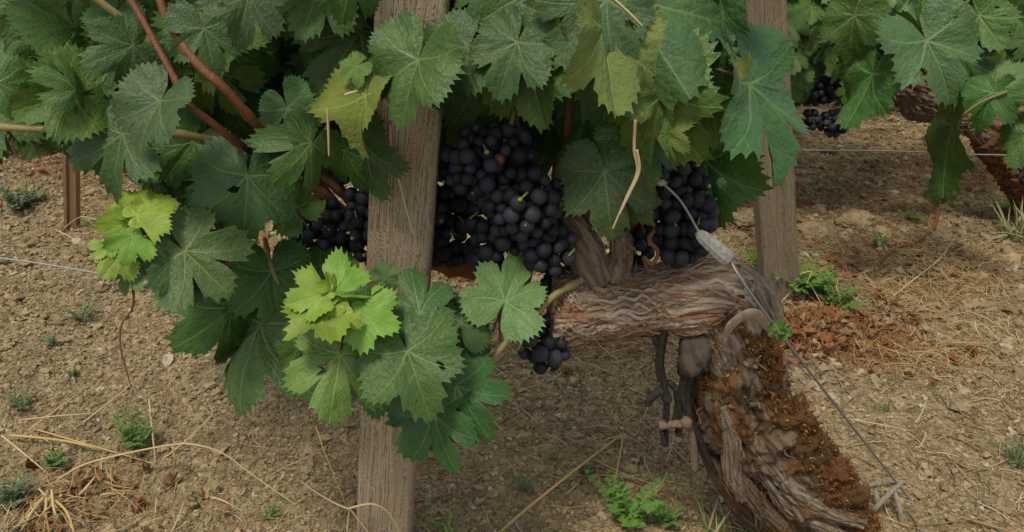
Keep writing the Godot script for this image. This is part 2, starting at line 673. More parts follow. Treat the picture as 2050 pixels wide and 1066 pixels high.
# ---------------------------------------------------------------- materials
func make_materials():
	make_leaf_textures()
	M.petiole = mat(lin(0.16, 0.13, 0.05), 0.6)
	M.petiole_green = mat(lin(0.17, 0.22, 0.05), 0.6)
	M.cane_red = grain_mat(Color(0.1, 0.04, 0.019), Color(0.19, 0.075, 0.034), 0.6, Vector3(60, 60, 60))
	M.cane_brown = grain_mat(Color(0.12, 0.055, 0.028), Color(0.2, 0.1, 0.05), 0.7, Vector3(60, 60, 60))
	M.cane_green = grain_mat(Color(0.2, 0.19, 0.06), Color(0.26, 0.2, 0.08), 0.6, Vector3(60, 60, 60))
	M.straw = mat(lin(0.42, 0.33, 0.185), 0.7)
	M.straw_gold = mat(lin(0.42, 0.28, 0.1), 0.6)
	M.straw_brown = mat(lin(0.25, 0.15, 0.07), 0.7)
	M.wire = mat(lin(0.24, 0.24, 0.24), 0.5, 0.5)
	M.wire.metallic = 0.7
	M.galv = grain_mat(Color(0.33, 0.32, 0.295), Color(0.2, 0.2, 0.19), 0.6, Vector3(40, 40, 40))
	M.rubber = grain_mat(Color(0.014, 0.012, 0.011), Color(0.034, 0.03, 0.027), 0.7, Vector3(30, 30, 30))
	M.peg = grain_mat(Color(0.1, 0.068, 0.044), Color(0.17, 0.125, 0.085), 0.8, Vector3(40, 40, 40))
	M.grape = []
	for c in [Color(0.010, 0.011, 0.015), Color(0.015, 0.016, 0.022), Color(0.008, 0.009, 0.011), Color(0.02, 0.021, 0.028)]:
		var gm = grain_mat(c, c * 2.2 + Color(0.004, 0.004, 0.006), 0.55, Vector3(45, 45, 45))
		gm.metallic_specular = 0.3
		M.grape.append(gm)
	M.grape_brown = mat(lin(0.16, 0.06, 0.03), 0.5)
	M.grape_green = mat(lin(0.2, 0.3, 0.05), 0.4)
	M.bark = vmat(0.9, 0.25)
	var bn = FastNoiseLite.new()
	bn.frequency = 0.09
	bn.fractal_octaves = 4
	var bi = bn.get_seamless_image(256, 256)
	bi.bump_map_to_normal_map(6.0)
	M.bark.normal_enabled = true
	M.bark.normal_texture = ImageTexture.create_from_image(bi)
	M.bark.uv1_triplanar = true
	M.bark.uv1_scale = Vector3(14, 14, 14)
	M.scatter = vmat(0.95, 0.2)
	M.blade = vmat(0.7, 0.3)
	M.blade.backlight_enabled = true
	M.blade.backlight = Color(0.4, 0.45, 0.2)
	M.weed = mat(lin(0.075, 0.145, 0.035), 0.6)
	M.weed.backlight_enabled = true
	M.weed.backlight = Color(0.4, 0.5, 0.15)
	M.weed_grey = mat(lin(0.085, 0.12, 0.065), 0.7)
	M.weed_bright = mat(lin(0.09, 0.19, 0.035), 0.55)
	M.weed_bright.backlight_enabled = true
	M.weed_bright.backlight = Color(0.4, 0.55, 0.15)

func grain_mat(a: Color, b: Color, rough: float, sc: Vector3) -> StandardMaterial3D:
	var key = "grain_noise"
	if not M.has(key):
		var n = FastNoiseLite.new()
		n.frequency = 0.03
		n.fractal_octaves = 4
		n.seed = 3
		M[key] = n.get_seamless_image(128, 128)
	var src: Image = M[key]
	var im = Image.create(128, 128, false, Image.FORMAT_RGB8)
	for y in 128:
		for x in 128:
			im.set_pixel(x, y, a.lerp(b, smoothstep(0.25, 0.75, src.get_pixel(x, y).r)).linear_to_srgb())
	var m = mat(Color.WHITE, rough, 0.4)
	m.albedo_texture = ImageTexture.create_from_image(im)
	m.uv1_triplanar = true
	m.uv1_scale = sc
	return m

func wood_material(seed_: int, a: Color, b: Color, c: Color) -> StandardMaterial3D:
	var n1 = FastNoiseLite.new()
	n1.seed = seed_
	n1.frequency = 0.06
	n1.fractal_octaves = 3
	var n2 = FastNoiseLite.new()
	n2.seed = seed_ + 4
	n2.frequency = 0.008
	n2.fractal_octaves = 3
	var W = 512
	var H = 768
	var im = Image.create(W, H, false, Image.FORMAT_RGB8)
	var hm = Image.create(W, H, false, Image.FORMAT_RF)
	for y in H:
		for x in W:
			var wob = n2.get_noise_2d(x * 0.8, y * 0.35) * 14.0
			var g = n1.get_noise_2d((x + wob) * 3.0, y * 0.05)
			var g2 = n1.get_noise_2d((x + wob) * 9.0 + 500, y * 0.12)
			var big = n2.get_noise_2d(x * 2.0 + 900, y * 0.8)
			var k = clampf(0.5 + g * 0.9 + g2 * 0.5, 0, 1)
			var cc = a.lerp(b, k).lerp(c, clampf(big * 1.4 + 0.2, 0, 0.7))
			var crack = n1.get_noise_2d((x + wob) * 2.2 + 3000, y * 0.018)
			var h = 0.6 + g * 0.3 + g2 * 0.25
			if absf(crack) < 0.026:
				h -= 0.5
				cc = cc * 0.55
			im.set_pixel(x, y, cc.linear_to_srgb())
			hm.set_pixel(x, y, Color(clampf(h, 0, 1), 0, 0))
	im.generate_mipmaps()
	hm.bump_map_to_normal_map(5.0)
	var m = mat(Color.WHITE, 0.85, 0.25)
	m.albedo_texture = ImageTexture.create_from_image(im)
	m.normal_enabled = true
	m.normal_texture = ImageTexture.create_from_image(hm)
	return m

# ---------------------------------------------------------------- setting
func build_ground():
	var xs := PackedFloat32Array()
	var zs := PackedFloat32Array()
	var x = -1.5
	while x <= 1.8:
		xs.append(x)
		x += 0.009
	var st = 0.012
	var xl = -1.5
	var left = []
	while xl > -80.0:
		xl -= st
		left.push_front(xl)
		st *= 1.06
	st = 0.012
	var right = []
	var xr = xs[xs.size() - 1]
	while xr < 80.0:
		xr += st
		right.append(xr)
		st *= 1.06
	var allx = left + Array(xs) + right
	var f = 0.25
	st = 0.02
	var front = []
	var z = f
	while z > -20.0:
		z -= st
		st *= 1.25
		front.push_front(z)
	var allz = front
	st = 0.009
	z = f
	while z < 90.0:
		allz.append(z)
		z += st
		if z > 1.9:
			st *= 1.035
	var nx = allx.size()
	var nzz = allz.size()
	var v := PackedVector3Array()
	v.resize(nx * nzz)
	var idx := PackedInt32Array()
	var k = 0
	for j in nzz:
		for i in nx:
			v[k] = Vector3(allx[i], gh(allx[i], -allz[j]), -allz[j])
			k += 1
	var nrm := PackedVector3Array()
	nrm.resize(nx * nzz)
	for j in nzz:
		for i in nx:
			var a = v[j * nx + maxi(i - 1, 0)]
			var b = v[j * nx + mini(i + 1, nx - 1)]
			var c = v[maxi(j - 1, 0) * nx + i]
			var d = v[mini(j + 1, nzz - 1) * nx + i]
			nrm[j * nx + i] = (b - a).cross(d - c).normalized()
	idx.resize((nx - 1) * (nzz - 1) * 6)
	k = 0
	for j in nzz - 1:
		for i in nx - 1:
			var p = j * nx + i
			var q = p + nx
			idx[k] = p
			idx[k + 1] = q
			idx[k + 2] = p + 1
			idx[k + 3] = p + 1
			idx[k + 4] = q
			idx[k + 5] = q + 1
			k += 6
	var n1 = FastNoiseLite.new()
	n1.frequency = 0.02
	n1.fractal_octaves = 6
	n1.seed = 31
	var i1 = n1.get_seamless_image(512, 512)
	n1.frequency = 0.11
	n1.seed = 32
	var i2 = n1.get_seamless_image(512, 512)
	var im = Image.create(512, 512, false, Image.FORMAT_RGB8)
	for y in 512:
		for xx in 512:
			var a = i1.get_pixel(xx, y).r
			var b = i2.get_pixel(xx, y).r
			var c = Color(0.185, 0.138, 0.074).lerp(Color(0.315, 0.247, 0.143), smoothstep(0.25, 0.75, a))
			c = c * lerpf(0.78, 1.22, b)
			if b > 0.72:
				c = c.lerp(Color(0.36, 0.3, 0.21), 0.6)
			im.set_pixel(xx, y, c.linear_to_srgb())
	i2.bump_map_to_normal_map(10.0)
	var m = mat(Color.WHITE, 0.95, 0.2)
	m.albedo_texture = ImageTexture.create_from_image(im)
	m.normal_enabled = true
	m.normal_texture = ImageTexture.create_from_image(i2)
	m.normal_scale = 1.2
	m.uv1_triplanar = true
	m.uv1_world_triplanar = true
	m.uv1_scale = Vector3(1.7, 1.7, 1.7)
	M.soil = m
	var o = MeshInstance3D.new()
	o.name = "ground"
	o.mesh = mesh_from(v, idx, null, null, nrm)
	o.material_override = m
	add_child(o)
	o.set_meta("kind", "structure")
	o.set_meta("label", "dry cracked brown vineyard soil with small clods")

func soil_colour() -> Color:
	var t = rng.randf()
	var c = Color(0.155, 0.115, 0.062).lerp(Color(0.325, 0.256, 0.15), t)
	if rng.randf() < 0.035:
		c = Color(0.37, 0.32, 0.23)
	return c

func in_view_ground() -> Vector3:                  # a random visible ground spot, denser nearby in metres
	var py = 1085.0 - 880.0 * pow(rng.randf(), 0.85)
	return ground(rng.randf_range(-60, 2110), py)

func build_clods():
	var shapes = [facet(lump(1, 1.1, 7, 5)), facet(lump(2, 1.4, 7, 5)), facet(lump(3, 1.0, 8, 6)), facet(lump(4, 1.6, 8, 6))]
	for s in shapes.size():
		var xf = []
		var cl = []
		for i in 24000:
			var p = in_view_ground()
			var sz = 0.0011 + 0.0036 * pow(rng.randf(), 3.0)
			if rng.randf() < 0.02:
				sz = 0.0035 + 0.007 * pow(rng.randf(), 1.6)
			sz *= clampf(-p.z * 0.8, 0.85, 2.4)
			var b = Basis.from_euler(Vector3(rng.randf() * 6, rng.randf() * 6, rng.randf() * 6)).scaled(Vector3(1, rng.randf_range(0.55, 0.9), 1) * sz)
			xf.append(Transform3D(b, p + Vector3(0, sz * rng.randf_range(-0.1, 0.35), 0)))
			cl.append(soil_colour())
		scatter("soil_crumbs", ["fine dry crumbs of brown soil", "rounded brown soil crumbs among the litter", "small earthy crumbs and grit", "rough crumbly soil granules on the ground"][s], "soil crumbs", shapes[s], M.scatter, xf, cl)
	# larger clods, each a thing
	var spots = [[195, 1020, 30, "broad earth clod beside the heap of dry straw"], [372, 1005, 36, "blocky earth clod behind the arching dry stalk"], [455, 868, 16, "grey earth clod carrying a dark splinter"], [1155, 876, 18, "rounded pale clod behind the long golden stalk"], [1090, 946, 20, "flat smooth stone near the long golden stalk"], [1620, 750, 22, "rounded pale pebble in the gravel by the guy wire"], [700, 850, 18, "pale clod low beside the wooden post"], [615, 945, 16, "angular clod between post and straw"], [1925, 815, 18, "pale stone lying in open soil"], [2010, 1022, 26, "smooth pale stone by the grey grass tuft"], [1640, 470, 40, "weathered earth mound beside the further post"], [1495, 440, 36, "flat pale boulder behind the dark leaf"], [1720, 450, 36, "crumbling earth ridge behind red litter"], [960, 610, 14, "small pale clod below the grapes"]]
	for s in spots:
		var p = ground(s[0], s[1])
		var r = s[2] * depth_of(p) / FOC
		var o = MeshInstance3D.new()
		o.name = numbered("earth_clod")
		o.mesh = lump(rng.randi() % 1000, 0.6, 26, 18)
		o.material_override = M.soil
		add_child(o)
		o.transform = Transform3D(Basis.from_euler(Vector3(0, rng.randf() * 6, 0)).scaled(Vector3(r, r * 0.55, r * 0.8)), p + Vector3(0, r * 0.1, 0))
		tag(o, s[3], "clod")
	# loose gravel by the wire
	for i in 46:
		var p = ground(rng.randf_range(1570, 1760), rng.randf_range(700, 800))
		var r = rng.randf_range(5, 13) * depth_of(p) / FOC
		var o = MeshInstance3D.new()
		o.name = numbered("pebble")
		o.mesh = shapes[i % 4]
		o.material_override = M.pebble[i % 3]
		add_child(o)
		o.transform = Transform3D(Basis.from_euler(Vector3(0, rng.randf() * 6, 0)).scaled(Vector3(r, r * 0.75, r)), p + Vector3(0, r * 0.3, 0))
		tag(o, "small pale pebble in the gravel patch under the guy wire", "pebble", "pebbles under the guy wire")

func build_litter():
	# short straws
	var xf = []
	var cl = []
	for i in 5200:
		var p = in_view_ground()
		var right = clampf((p.x + 0.4) / 1.2, 0.15, 1.0)
		if rng.randf() > right:
			continue
		var l = rng.randf_range(0.015, 0.06)
		if rng.randf() < 0.1:
			l *= 2.0
		var b = Basis.from_euler(Vector3(rng.randf_range(-0.3, 0.3), rng.randf() * 6, rng.randf_range(-0.25, 0.25))).scaled_local(Vector3(l, minf(l, 0.06) * 1.3, minf(l, 0.06) * 1.3))
		xf.append(Transform3D(b, p + Vector3(0, 0.004, 0)))
		cl.append([Color(0.48, 0.38, 0.22), Color(0.36, 0.25, 0.12), Color(0.2, 0.11, 0.05), Color(0.07, 0.05, 0.035)][rng.randi() % 4].lerp(Color(0.34, 0.26, 0.16), rng.randf() * 0.5))
	scatter("straw_litter", "scattered short pieces of dry straw on the soil", "straw", stick_mesh(), M.scatter, xf, cl)
	# red-brown and straw heaps
	xf = []
	cl = []
	var heaps = [[1600, 668, 90, 40, 450, 0], [1720, 700, 120, 42, 450, 0], [1850, 720, 110, 40, 340, 1], [1640, 650, 60, 24, 300, 0], [1800, 590, 240, 50, 260, 1], [1930, 545, 140, 70, 420, 1], [1650, 520, 160, 60, 260, 0], [935, 545, 40, 30, 160, 0], [1180, 690, 140, 40, 260, 1], [1790, 640, 200, 90, 180, 1], [1950, 270, 160, 60, 500, 0], [1660, 250, 160, 50, 400, 0], [330, 320, 120, 60, 450, 0], [1980, 350, 60, 60, 300, 0], [530, 530, 60, 40, 140, 0], [220, 1000, 120, 60, 90, 1], [90, 1030, 90, 60, 150, 1], [1500, 420, 90, 50, 260, 0], [1750, 420, 220, 70, 420, 0], [1800, 330, 220, 40, 420, 0], [1700, 560, 200, 60, 200, 1], [130, 330, 120, 60, 420, 0], [200, 440, 120, 60, 240, 1], [1500, 520, 60, 40, 160, 1]]
	for h in heaps:
		for i in h[4]:
			var p = ground(h[0] + rng.randfn() * h[2] * 0.55, h[1] + rng.randfn() * h[3] * 0.55)
			var l = rng.randf_range(0.018, 0.07)
			var th = rng.randf_range(0.9, 1.9) * minf(l, 0.04)
			var b = Basis.from_euler(Vector3(rng.randf_range(-0.5, 0.5), rng.randf() * 6, rng.randf_range(-0.5, 0.5))).scaled_local(Vector3(l, th, th))
			xf.append(Transform3D(b, p + Vector3(0, 0.003 + 0.022 * pow(rng.randf(), 2.0), 0)))
			if h[5] == 0:
				cl.append(Color(0.25, 0.095, 0.035).lerp(Color(0.3, 0.19, 0.09), rng.randf()))
			else:
				cl.append(Color(0.48, 0.36, 0.19).lerp(Color(0.27, 0.15, 0.06), rng.randf()))
	scatter("dry_litter", "heaped red brown and straw coloured dry plant litter", "plant litter", stick_mesh(), M.scatter, xf, cl)
	# crumpled dead leaf scraps
	xf = []
	cl = []
	var scrap = make_leaf(909, 0.5, 1.6, [0.4, 0.75, 1.0], 0.6, -0.5, 0.45, -0.4, 0.0)
	for i in 1200:
		var h = heaps[rng.randi() % heaps.size()]
		var p = ground(h[0] + rng.randfn() * h[2] * 0.8, h[1] + rng.randfn() * h[3] * 0.7)
		var shrink = 1.0
		if i % 12 == 0:
			p = in_view_ground()
			shrink = 0.5
		elif i % 3 == 1:
			p = ground(1660 + rng.randfn() * 75, 672 + rng.randfn() * 26, rng.randf() * 0.02)
		var l = (0.004 + 0.014 * pow(rng.randf(), 2.2)) * shrink
		var b = Basis.from_euler(Vector3(-1.57 + rng.randf_range(-0.7, 0.7), rng.randf() * 6, rng.randf_range(-0.6, 0.6))).scaled_local(Vector3(l * rng.randf_range(0.35, 0.8), l, l))
		xf.append(Transform3D(b, p + Vector3(0, l * 0.3, 0)))
		cl.append(Color(0.2, 0.075, 0.03).lerp(Color(0.34, 0.24, 0.13), rng.randf()))
	scatter("leaf_litter", "curled rust coloured dead leaf scraps on the soil", "dead leaves", scrap, M.scatter, xf, cl)

# ---------------------------------------------------------------- posts
func wood_post(px_top, px_bot, base_px, f, width, thick, label, m, seed_, height):
	var base = at(base_px[0], base_px[1], f)
	base.y = gh(base.x, base.z) - 0.12
	var top = at(px_top[0], px_top[1], f)
	var bot = at(px_bot[0], px_bot[1], f)
	var dirv = (top - bot).normalized()
	base = bot + dirv * ((base.y - bot.y) / dirv.y)
	var o = thing("wooden_post", label, "post", base)
	var v := PackedVector3Array()
	var uv := PackedVector2Array()
	var idx := PackedInt32Array()
	var prof = []
	var hw = width * 0.5
	var ht = thick * 0.5
	var ch = 0.004
	for q in [[-hw + ch, ht], [hw - ch, ht], [hw, ht - ch], [hw, -ht + ch], [hw - ch, -ht], [-hw + ch, -ht], [-hw, -ht + ch], [-hw, ht - ch]]:
		prof.append(Vector2(q[0], q[1]))
	var fine = []
	for i in prof.size():
		var a = prof[i]
		var b = prof[(i + 1) % prof.size()]
		var n = 22 if a.distance_to(b) > 0.02 else 2
		for k in n:
			fine.append(a.lerp(b, float(k) / n))
	fine.append(fine[0])
	var per = 0.0
	var rings = 60
	for i in rings + 1:
		var t = float(i) / rings
		var c = dirv * (t * height)
		per = 0.0
		for k in fine.size():
			if k > 0:
				per += fine[k].distance_to(fine[k - 1])
			var p2 = fine[k]
			var kk = k % (fine.size() - 1)
			var g = nz.get_noise_3d(fine[kk].x * 2600 + seed_, fine[kk].y * 2600, t * height * 30) * 0.0011 + nz.get_noise_3d(fine[kk].x * 300 + seed_ * 9, fine[kk].y * 300, t * height * 160) * 0.003
			p2 = p2 * (1.0 + g / 0.04)
			v.append(c + Vector3(p2.x, 0, p2.y))
			uv.append(Vector2(per / 0.24, t * height / 0.62))
	var w = fine.size()
	for i in rings:
		for k in w - 1:
			var p = i * w + k
			var q = p + w
			idx.append_array([p, q, p + 1, p + 1, q, q + 1])
	var c0 = v.size()
	v.append(dirv * height)
	uv.append(Vector2(0.5, 0.5))
	for k in w - 1:
		idx.append_array([c0, rings * w + k, rings * w + k + 1])
	var nrm := PackedVector3Array()
	nrm.resize(v.size())
	for i in range(0, idx.size(), 3):
		var p = v[idx[i]]
		var n = (v[idx[i + 1]] - p).cross(v[idx[i + 2]] - p)
		var ctr = (p + v[idx[i + 1]] + v[idx[i + 2]]) / 3.0
		var axis = dirv * ctr.dot(dirv)
		if i < rings * (w - 1) * 6 and n.dot(ctr - axis) < 0:
			n = -n
		if i >= rings * (w - 1) * 6 and n.y < 0:
			n = -n
		for j in 3:
			nrm[idx[i + j]] += n
	for i in nrm.size():
		nrm[i] = nrm[i].normalized()
	part("shaft", mesh_from(v, idx, uv, null, nrm), m, o)
	return o

func build_posts():
	var wa = wood_material(11, Color(0.19, 0.145, 0.094), Color(0.36, 0.288, 0.196), Color(0.29, 0.24, 0.172))
	var wb = wood_material(57, Color(0.15, 0.116, 0.076), Color(0.24, 0.193, 0.132), Color(0.2, 0.165, 0.118))
	wood_post([829, 0], [774, 1000], [770, 1110], 0.862, 0.0735, 0.055, "weathered grey brown wooden post with leaves hanging across it", wa, 3, 1.45)
	wood_post([1527, 0], [1558, 540], [1560, 585], 1.64, 0.078, 0.06, "narrower wooden post standing behind the dark drooping leaf", wb, 40, 1.5)
	# steel post on the left row
	var b = ground(125, 462)
	var o = thing("steel_post", "thin ribbed steel post with rusty foot", "post", b - Vector3(0, 0.1, 0))
	var pr = [[-0.018, 0.0], [-0.016, 0.006], [-0.008, 0.006], [-0.006, 0.0], [0.006, 0.0], [0.008, 0.006], [0.016, 0.006], [0.018, 0.0], [0.018, -0.014], [0.014, -0.014], [0.014, -0.006], [-0.014, -0.006], [-0.014, -0.014], [-0.018, -0.014]]
	for seg in [[0.0, 0.3, Color(0.22, 0.115, 0.05), Color(0.16, 0.105, 0.065), "rusty_foot"], [0.3, 1.5, Color(0.13, 0.105, 0.08), Color(0.2, 0.15, 0.1), "shaft"]]:
		var v := PackedVector3Array()
		var idx := PackedInt32Array()
		for h in [seg[0], seg[1]]:
			for k in pr.size() + 1:
				var q = pr[k % pr.size()]
				v.append(Vector3(q[0], h, q[1]))
		var w = pr.size() + 1
		for k in w - 1:
			idx.append_array([k, k + w, k + 1, k + 1, k + w, k + w + 1])
		var st = SurfaceTool.new()
		st.begin(Mesh.PRIMITIVE_TRIANGLES)
		st.set_smooth_group(-1)
		for i in idx:
			st.add_vertex(v[i])
		st.generate_normals()
		part(seg[4], st.commit(), grain_mat(seg[2], seg[3], 0.6, Vector3(20, 6, 20)), o)
	var yv = (at(121, 265, -b.z) - b).normalized()
	o.basis = Basis(yv.cross(Vector3(0, 0, 1)).normalized(), yv, Vector3(0, 0, 1).slide(yv).normalized())

# ---------------------------------------------------------------- the old vine
var fib := FastNoiseLite.new()
var fib2 := FastNoiseLite.new()

func bark_shape(seed_, amp):
	return func(t, a, r, along):
		var ks = clampf(r / 0.042, 0.16, 1.3)
		var x = cos(a) * 1.0
		var y = sin(a) * 1.0
		var w = nz.get_noise_3d(x * 60 + seed_, y * 60, along * 900) * 0.3
		var xx = cos(a + w * 0.5)
		var yy = sin(a + w * 0.5)
		var rid = 1.0 - 3.0 * absf(fib.get_noise_3d(xx * 430 * ks + seed_ * 30, yy * 430 * ks, along * 800))
		var rid2 = fib.get_noise_3d(xx * 1300 * ks + seed_ * 30, yy * 1300 * ks, along * 2600)
		var lump_ = nz.get_noise_3d(x * 40 + seed_ * 30, y * 40, along * 800)
		var grit = nz.get_noise_3d(x * 900 * ks + seed_ * 30, y * 900 * ks, along * 4200)
		return r * (1.0 + lump_ * 0.3) + amp * (rid * 0.62 + rid2 * 0.85 + grit * 0.4)

func bark_tint(seed_, cols):
	return func(t, a, along):
		var w = nz.get_noise_3d(cos(a) * 60 + seed_ + 70, sin(a) * 60, along * 900) * 0.3
		var q = fib2.get_noise_3d(cos(a + w) * 900 + seed_, sin(a + w) * 900, along * 2000)
		var q2 = fib2.get_noise_3d(cos(a + w) * 200 + seed_ + 800, sin(a + w) * 200, along * 1200)
		var c: Color = cols[0].lerp(cols[1], clampf(0.5 + q * 1.6, 0, 1))
		return c.lerp(cols[2], clampf(q2 * 2.6 - 0.1, 0, 0.85))

func P(px, py, f):
	return at(px, py, f)

func build_old_vine():
	var base = ground(1650, 1070)
	base.y = 0.0
	var o = thing("grape_vine", "old gnarled vine with thick bent trunk, shaggy bark arm and mossy foot", "vine", base)
	var arm_cols = [Color(0.155, 0.108, 0.074), Color(0.37, 0.3, 0.23), Color(0.21, 0.1, 0.048)]
	var dk = [Color(0.05, 0.035, 0.023), Color(0.145, 0.105, 0.07), Color(0.135, 0.06, 0.02)]
	var gw = [Color(0.1, 0.078, 0.055), Color(0.24, 0.195, 0.15), Color(0.13, 0.09, 0.055)]
	var f = 0.9
	# arm
	var apts = rel(o, [P(1446, 604, f + 0.012), P(1428, 596, f - 0.006), P(1384, 590, f - 0.016), P(1290, 602, f - 0.015), P(1200, 614, f - 0.02), P(1140, 618, f - 0.02), P(1108, 620, f - 0.02), P(1101, 620, f - 0.02)])
	var arm = part("arm", sweep(apts, [0.02, 0.045, 0.05, 0.042, 0.045, 0.05, 0.051, 0.04], 240, 230, bark_shape(5.0, 0.0036), bark_tint(5.0, arm_cols)), M.bark, o)
	bark_strips(arm, apts, [0.02, 0.045, 0.05, 0.042, 0.045, 0.05, 0.051, 0.04], 460, 5.0, arm_cols)
	# trunk
	var tpts = rel(o, [P(1452, 600, f), P(1460, 660, f - 0.005), P(1464, 730, f - 0.01), P(1480, 810, f - 0.01), P(1522, 880, f - 0.01), P(1570, 950, f - 0.005), P(1615, 1020, f), P(1645, 1100, f)])
	var trad = [0.034, 0.05, 0.061, 0.06, 0.066, 0.069, 0.071, 0.075]
	var rugged = func(t, a, r, along):
		var w = nz.get_noise_3d(cos(a) * 50 + 11, sin(a) * 50, along * 500) * 0.6
		var aa = a + w + along * 1.2
		var big = 1.0 - 3.2 * absf(fib.get_noise_3d(cos(aa) * 130 + 700, sin(aa) * 130, along * 420))
		var fine_ = fib.get_noise_3d(cos(aa) * 620 + 90, sin(aa) * 620, along * 1500)
		var lump_ = nz.get_noise_3d(cos(a) * 70 + 300, sin(a) * 70, along * 1900)
		var grit = nz.get_noise_3d(cos(a) * 420 + 300, sin(a) * 420, along * 6500)
		return r * (1.0 + lump_ * 0.26) + big * 0.0058 + fine_ * 0.0034 + grit * 0.0042
	var trunk = part("trunk", sweep(tpts, trad, 260, 240, rugged, bark_tint(21.0, dk)), M.bark, o)
	bark_strips(trunk, tpts, trad, 150, 21.0, gw)
	# shoulder from arm into trunk, hanging left roots, dead wood ribs
	var sh = rel(o, [P(1396, 552, f + 0.015), P(1452, 566, f + 0.012), P(1498, 625, f + 0.006), P(1514, 720, f)])
	part("shoulder", sweep(sh, [0.026, 0.033, 0.034, 0.024], 120, 120, bark_shape(33.0, 0.0045), bark_tint(33.0, gw)), M.bark, o)
	part("elbow", sweep(rel(o, [P(1385, 596, f - 0.01), P(1425, 622, f - 0.018), P(1450, 668, f - 0.022), P(1462, 730, f - 0.02), P(1470, 790, f - 0.01)]), [0.03, 0.042, 0.046, 0.044, 0.03], 120, 120, bark_shape(66.0, 0.0045), bark_tint(66.0, gw)), M.bark, o)
	part("knot", sweep(rel(o, [P(1360, 566, f - 0.005), P(1400, 542, f - 0.005), P(1436, 540, f), P(1462, 566, f)]), [0.014, 0.022, 0.022, 0.014], 80, 90, bark_shape(44.0, 0.004), bark_tint(44.0, arm_cols)), M.bark, o)
	var roots = [
		[[[1378, 790], [1400, 870], [1444, 955], [1500, 1030], [1560, 1090]], [0.006, 0.009, 0.011, 0.013, 0.015], -0.03, dk],
		[[[1448, 815], [1464, 880], [1466, 940], [1486, 1000]], [0.003, 0.010, 0.010, 0.006], -0.068, gw],
		[[[1494, 845], [1538, 920], [1590, 985], [1660, 1025], [1728, 1046]], [0.004, 0.012, 0.014, 0.012, 0.008], -0.066, gw],
		[[[1520, 935], [1570, 1010], [1640, 1050], [1690, 1075]], [0.004, 0.008, 0.009, 0.008], -0.07, gw],
		[[[1450, 900], [1500, 985], [1560, 1050], [1620, 1095]], [0.004, 0.012, 0.015, 0.014], -0.062, dk]]
	var k = 0
	for r in roots:
		var w = []
		for p in r[0]:
			w.append(P(p[0], p[1], f + r[2]))
		part("root", sweep(rel(o, w), r[1], 110, 64, bark_shape(50.0 + k * 7, 0.0034), bark_tint(50.0 + k * 7, r[3])), M.bark, o)
		k += 1
	# pruning stub and burl
	var burl = lump(61, 0.6, 40, 28)
	part("burl", burl, grain_mat(Color(0.035, 0.026, 0.018), Color(0.1, 0.077, 0.054), 0.9, Vector3(18, 18, 18)), o, Transform3D(Basis().scaled(Vector3(0.019, 0.026, 0.02)), P(1388, 712, f - 0.06) - o.position))
	var spur_cols = [Color(0.12, 0.085, 0.06), Color(0.24, 0.185, 0.135), Color(0.14, 0.075, 0.04)]
	for s in [[[[1195, 560], [1170, 500], [1150, 455], [1120, 425], [1095, 408]], [0.022, 0.021, 0.016, 0.013, 0.008]], [[[1230, 555], [1245, 510], [1240, 460]], [0.018, 0.014, 0.011]], [[[1175, 560], [1160, 510], [1175, 470]], [0.016, 0.014, 0.012]]]:
		var w = []
		for p in s[0]:
			w.append(P(p[0], p[1], f - 0.02))
		var sp = part("spur", sweep(rel(o, w), s[1], 60, 48, bark_shape(90.0 + k, 0.0022), bark_tint(90.0 + k, spur_cols)), M.bark, o)
		bark_strips(sp, rel(o, w), s[1], 36, 90.0, spur_cols)
		k += 1
	# peeled curl of pale bark
	part("bark_peel", sweep(rel(o, [P(1452, 676, f - 0.075), P(1468, 648, f - 0.085), P(1498, 630, f - 0.085), P(1526, 640, f - 0.07), P(1540, 665, f - 0.05)]), [0.003, 0.008, 0.0095, 0.007, 0.003], 30, 14, null, null, true, 0.35), grain_mat(Color(0.24, 0.18, 0.13), Color(0.34, 0.27, 0.2), 0.85, Vector3(25, 25, 25)), o)
	# moss: small cushions and tufts growing over the weather side of the trunk
	var cushions = [[1600, 838, 36], [1560, 800, 22], [1640, 885, 36], [1590, 880, 30], [1665, 935, 32], [1630, 940, 30], [1700, 980, 34], [1668, 985, 26], [1725, 1020, 24], [1545, 700, 20], [1552, 740, 20], [1505, 690, 22], [1470, 645, 22], [1560, 860, 24], [1515, 770, 18], [1530, 830, 20], [1740, 1050, 22], [1440, 790, 14], [1540, 975, 12], [1690, 950, 24], [1610, 905, 34], [1580, 835, 28], [1645, 965, 30], [1535, 760, 22], [1430, 770, 16], [1480, 740, 18], [1455, 690, 18], [1540, 800, 22]]
	var xf = []
	var cl = []
	var moss_mats = []
	for c in [[Color(0.028, 0.019, 0.009), Color(0.13, 0.058, 0.02)], [Color(0.036, 0.022, 0.01), Color(0.17, 0.064, 0.022)], [Color(0.03, 0.02, 0.009), Color(0.11, 0.056, 0.018)]]:
		moss_mats.append(grain_mat(c[0], c[1], 1.0, Vector3(22, 22, 22)))
	for i in cushions.size():
		var c = cushions[i]
		var p = P(c[0] - 8, c[1], f - 0.056)
		var r = c[2] * depth_of(p) / FOC
		var base_c = [Color(0.05, 0.034, 0.013), Color(0.1, 0.042, 0.016), Color(0.07, 0.04, 0.014)][i % 3]
		var cush = lump(700 + i, 0.75, 36, 26)
		part("moss_cushion", cush, moss_mats[i % 3], o, Transform3D(Basis.from_euler(Vector3(0, 0, 0.7)).scaled_local(Vector3(r * 0.95, r * 1.1, r * 0.8)), p - o.position))
		var vv = cush.surface_get_arrays(0)[Mesh.ARRAY_VERTEX]
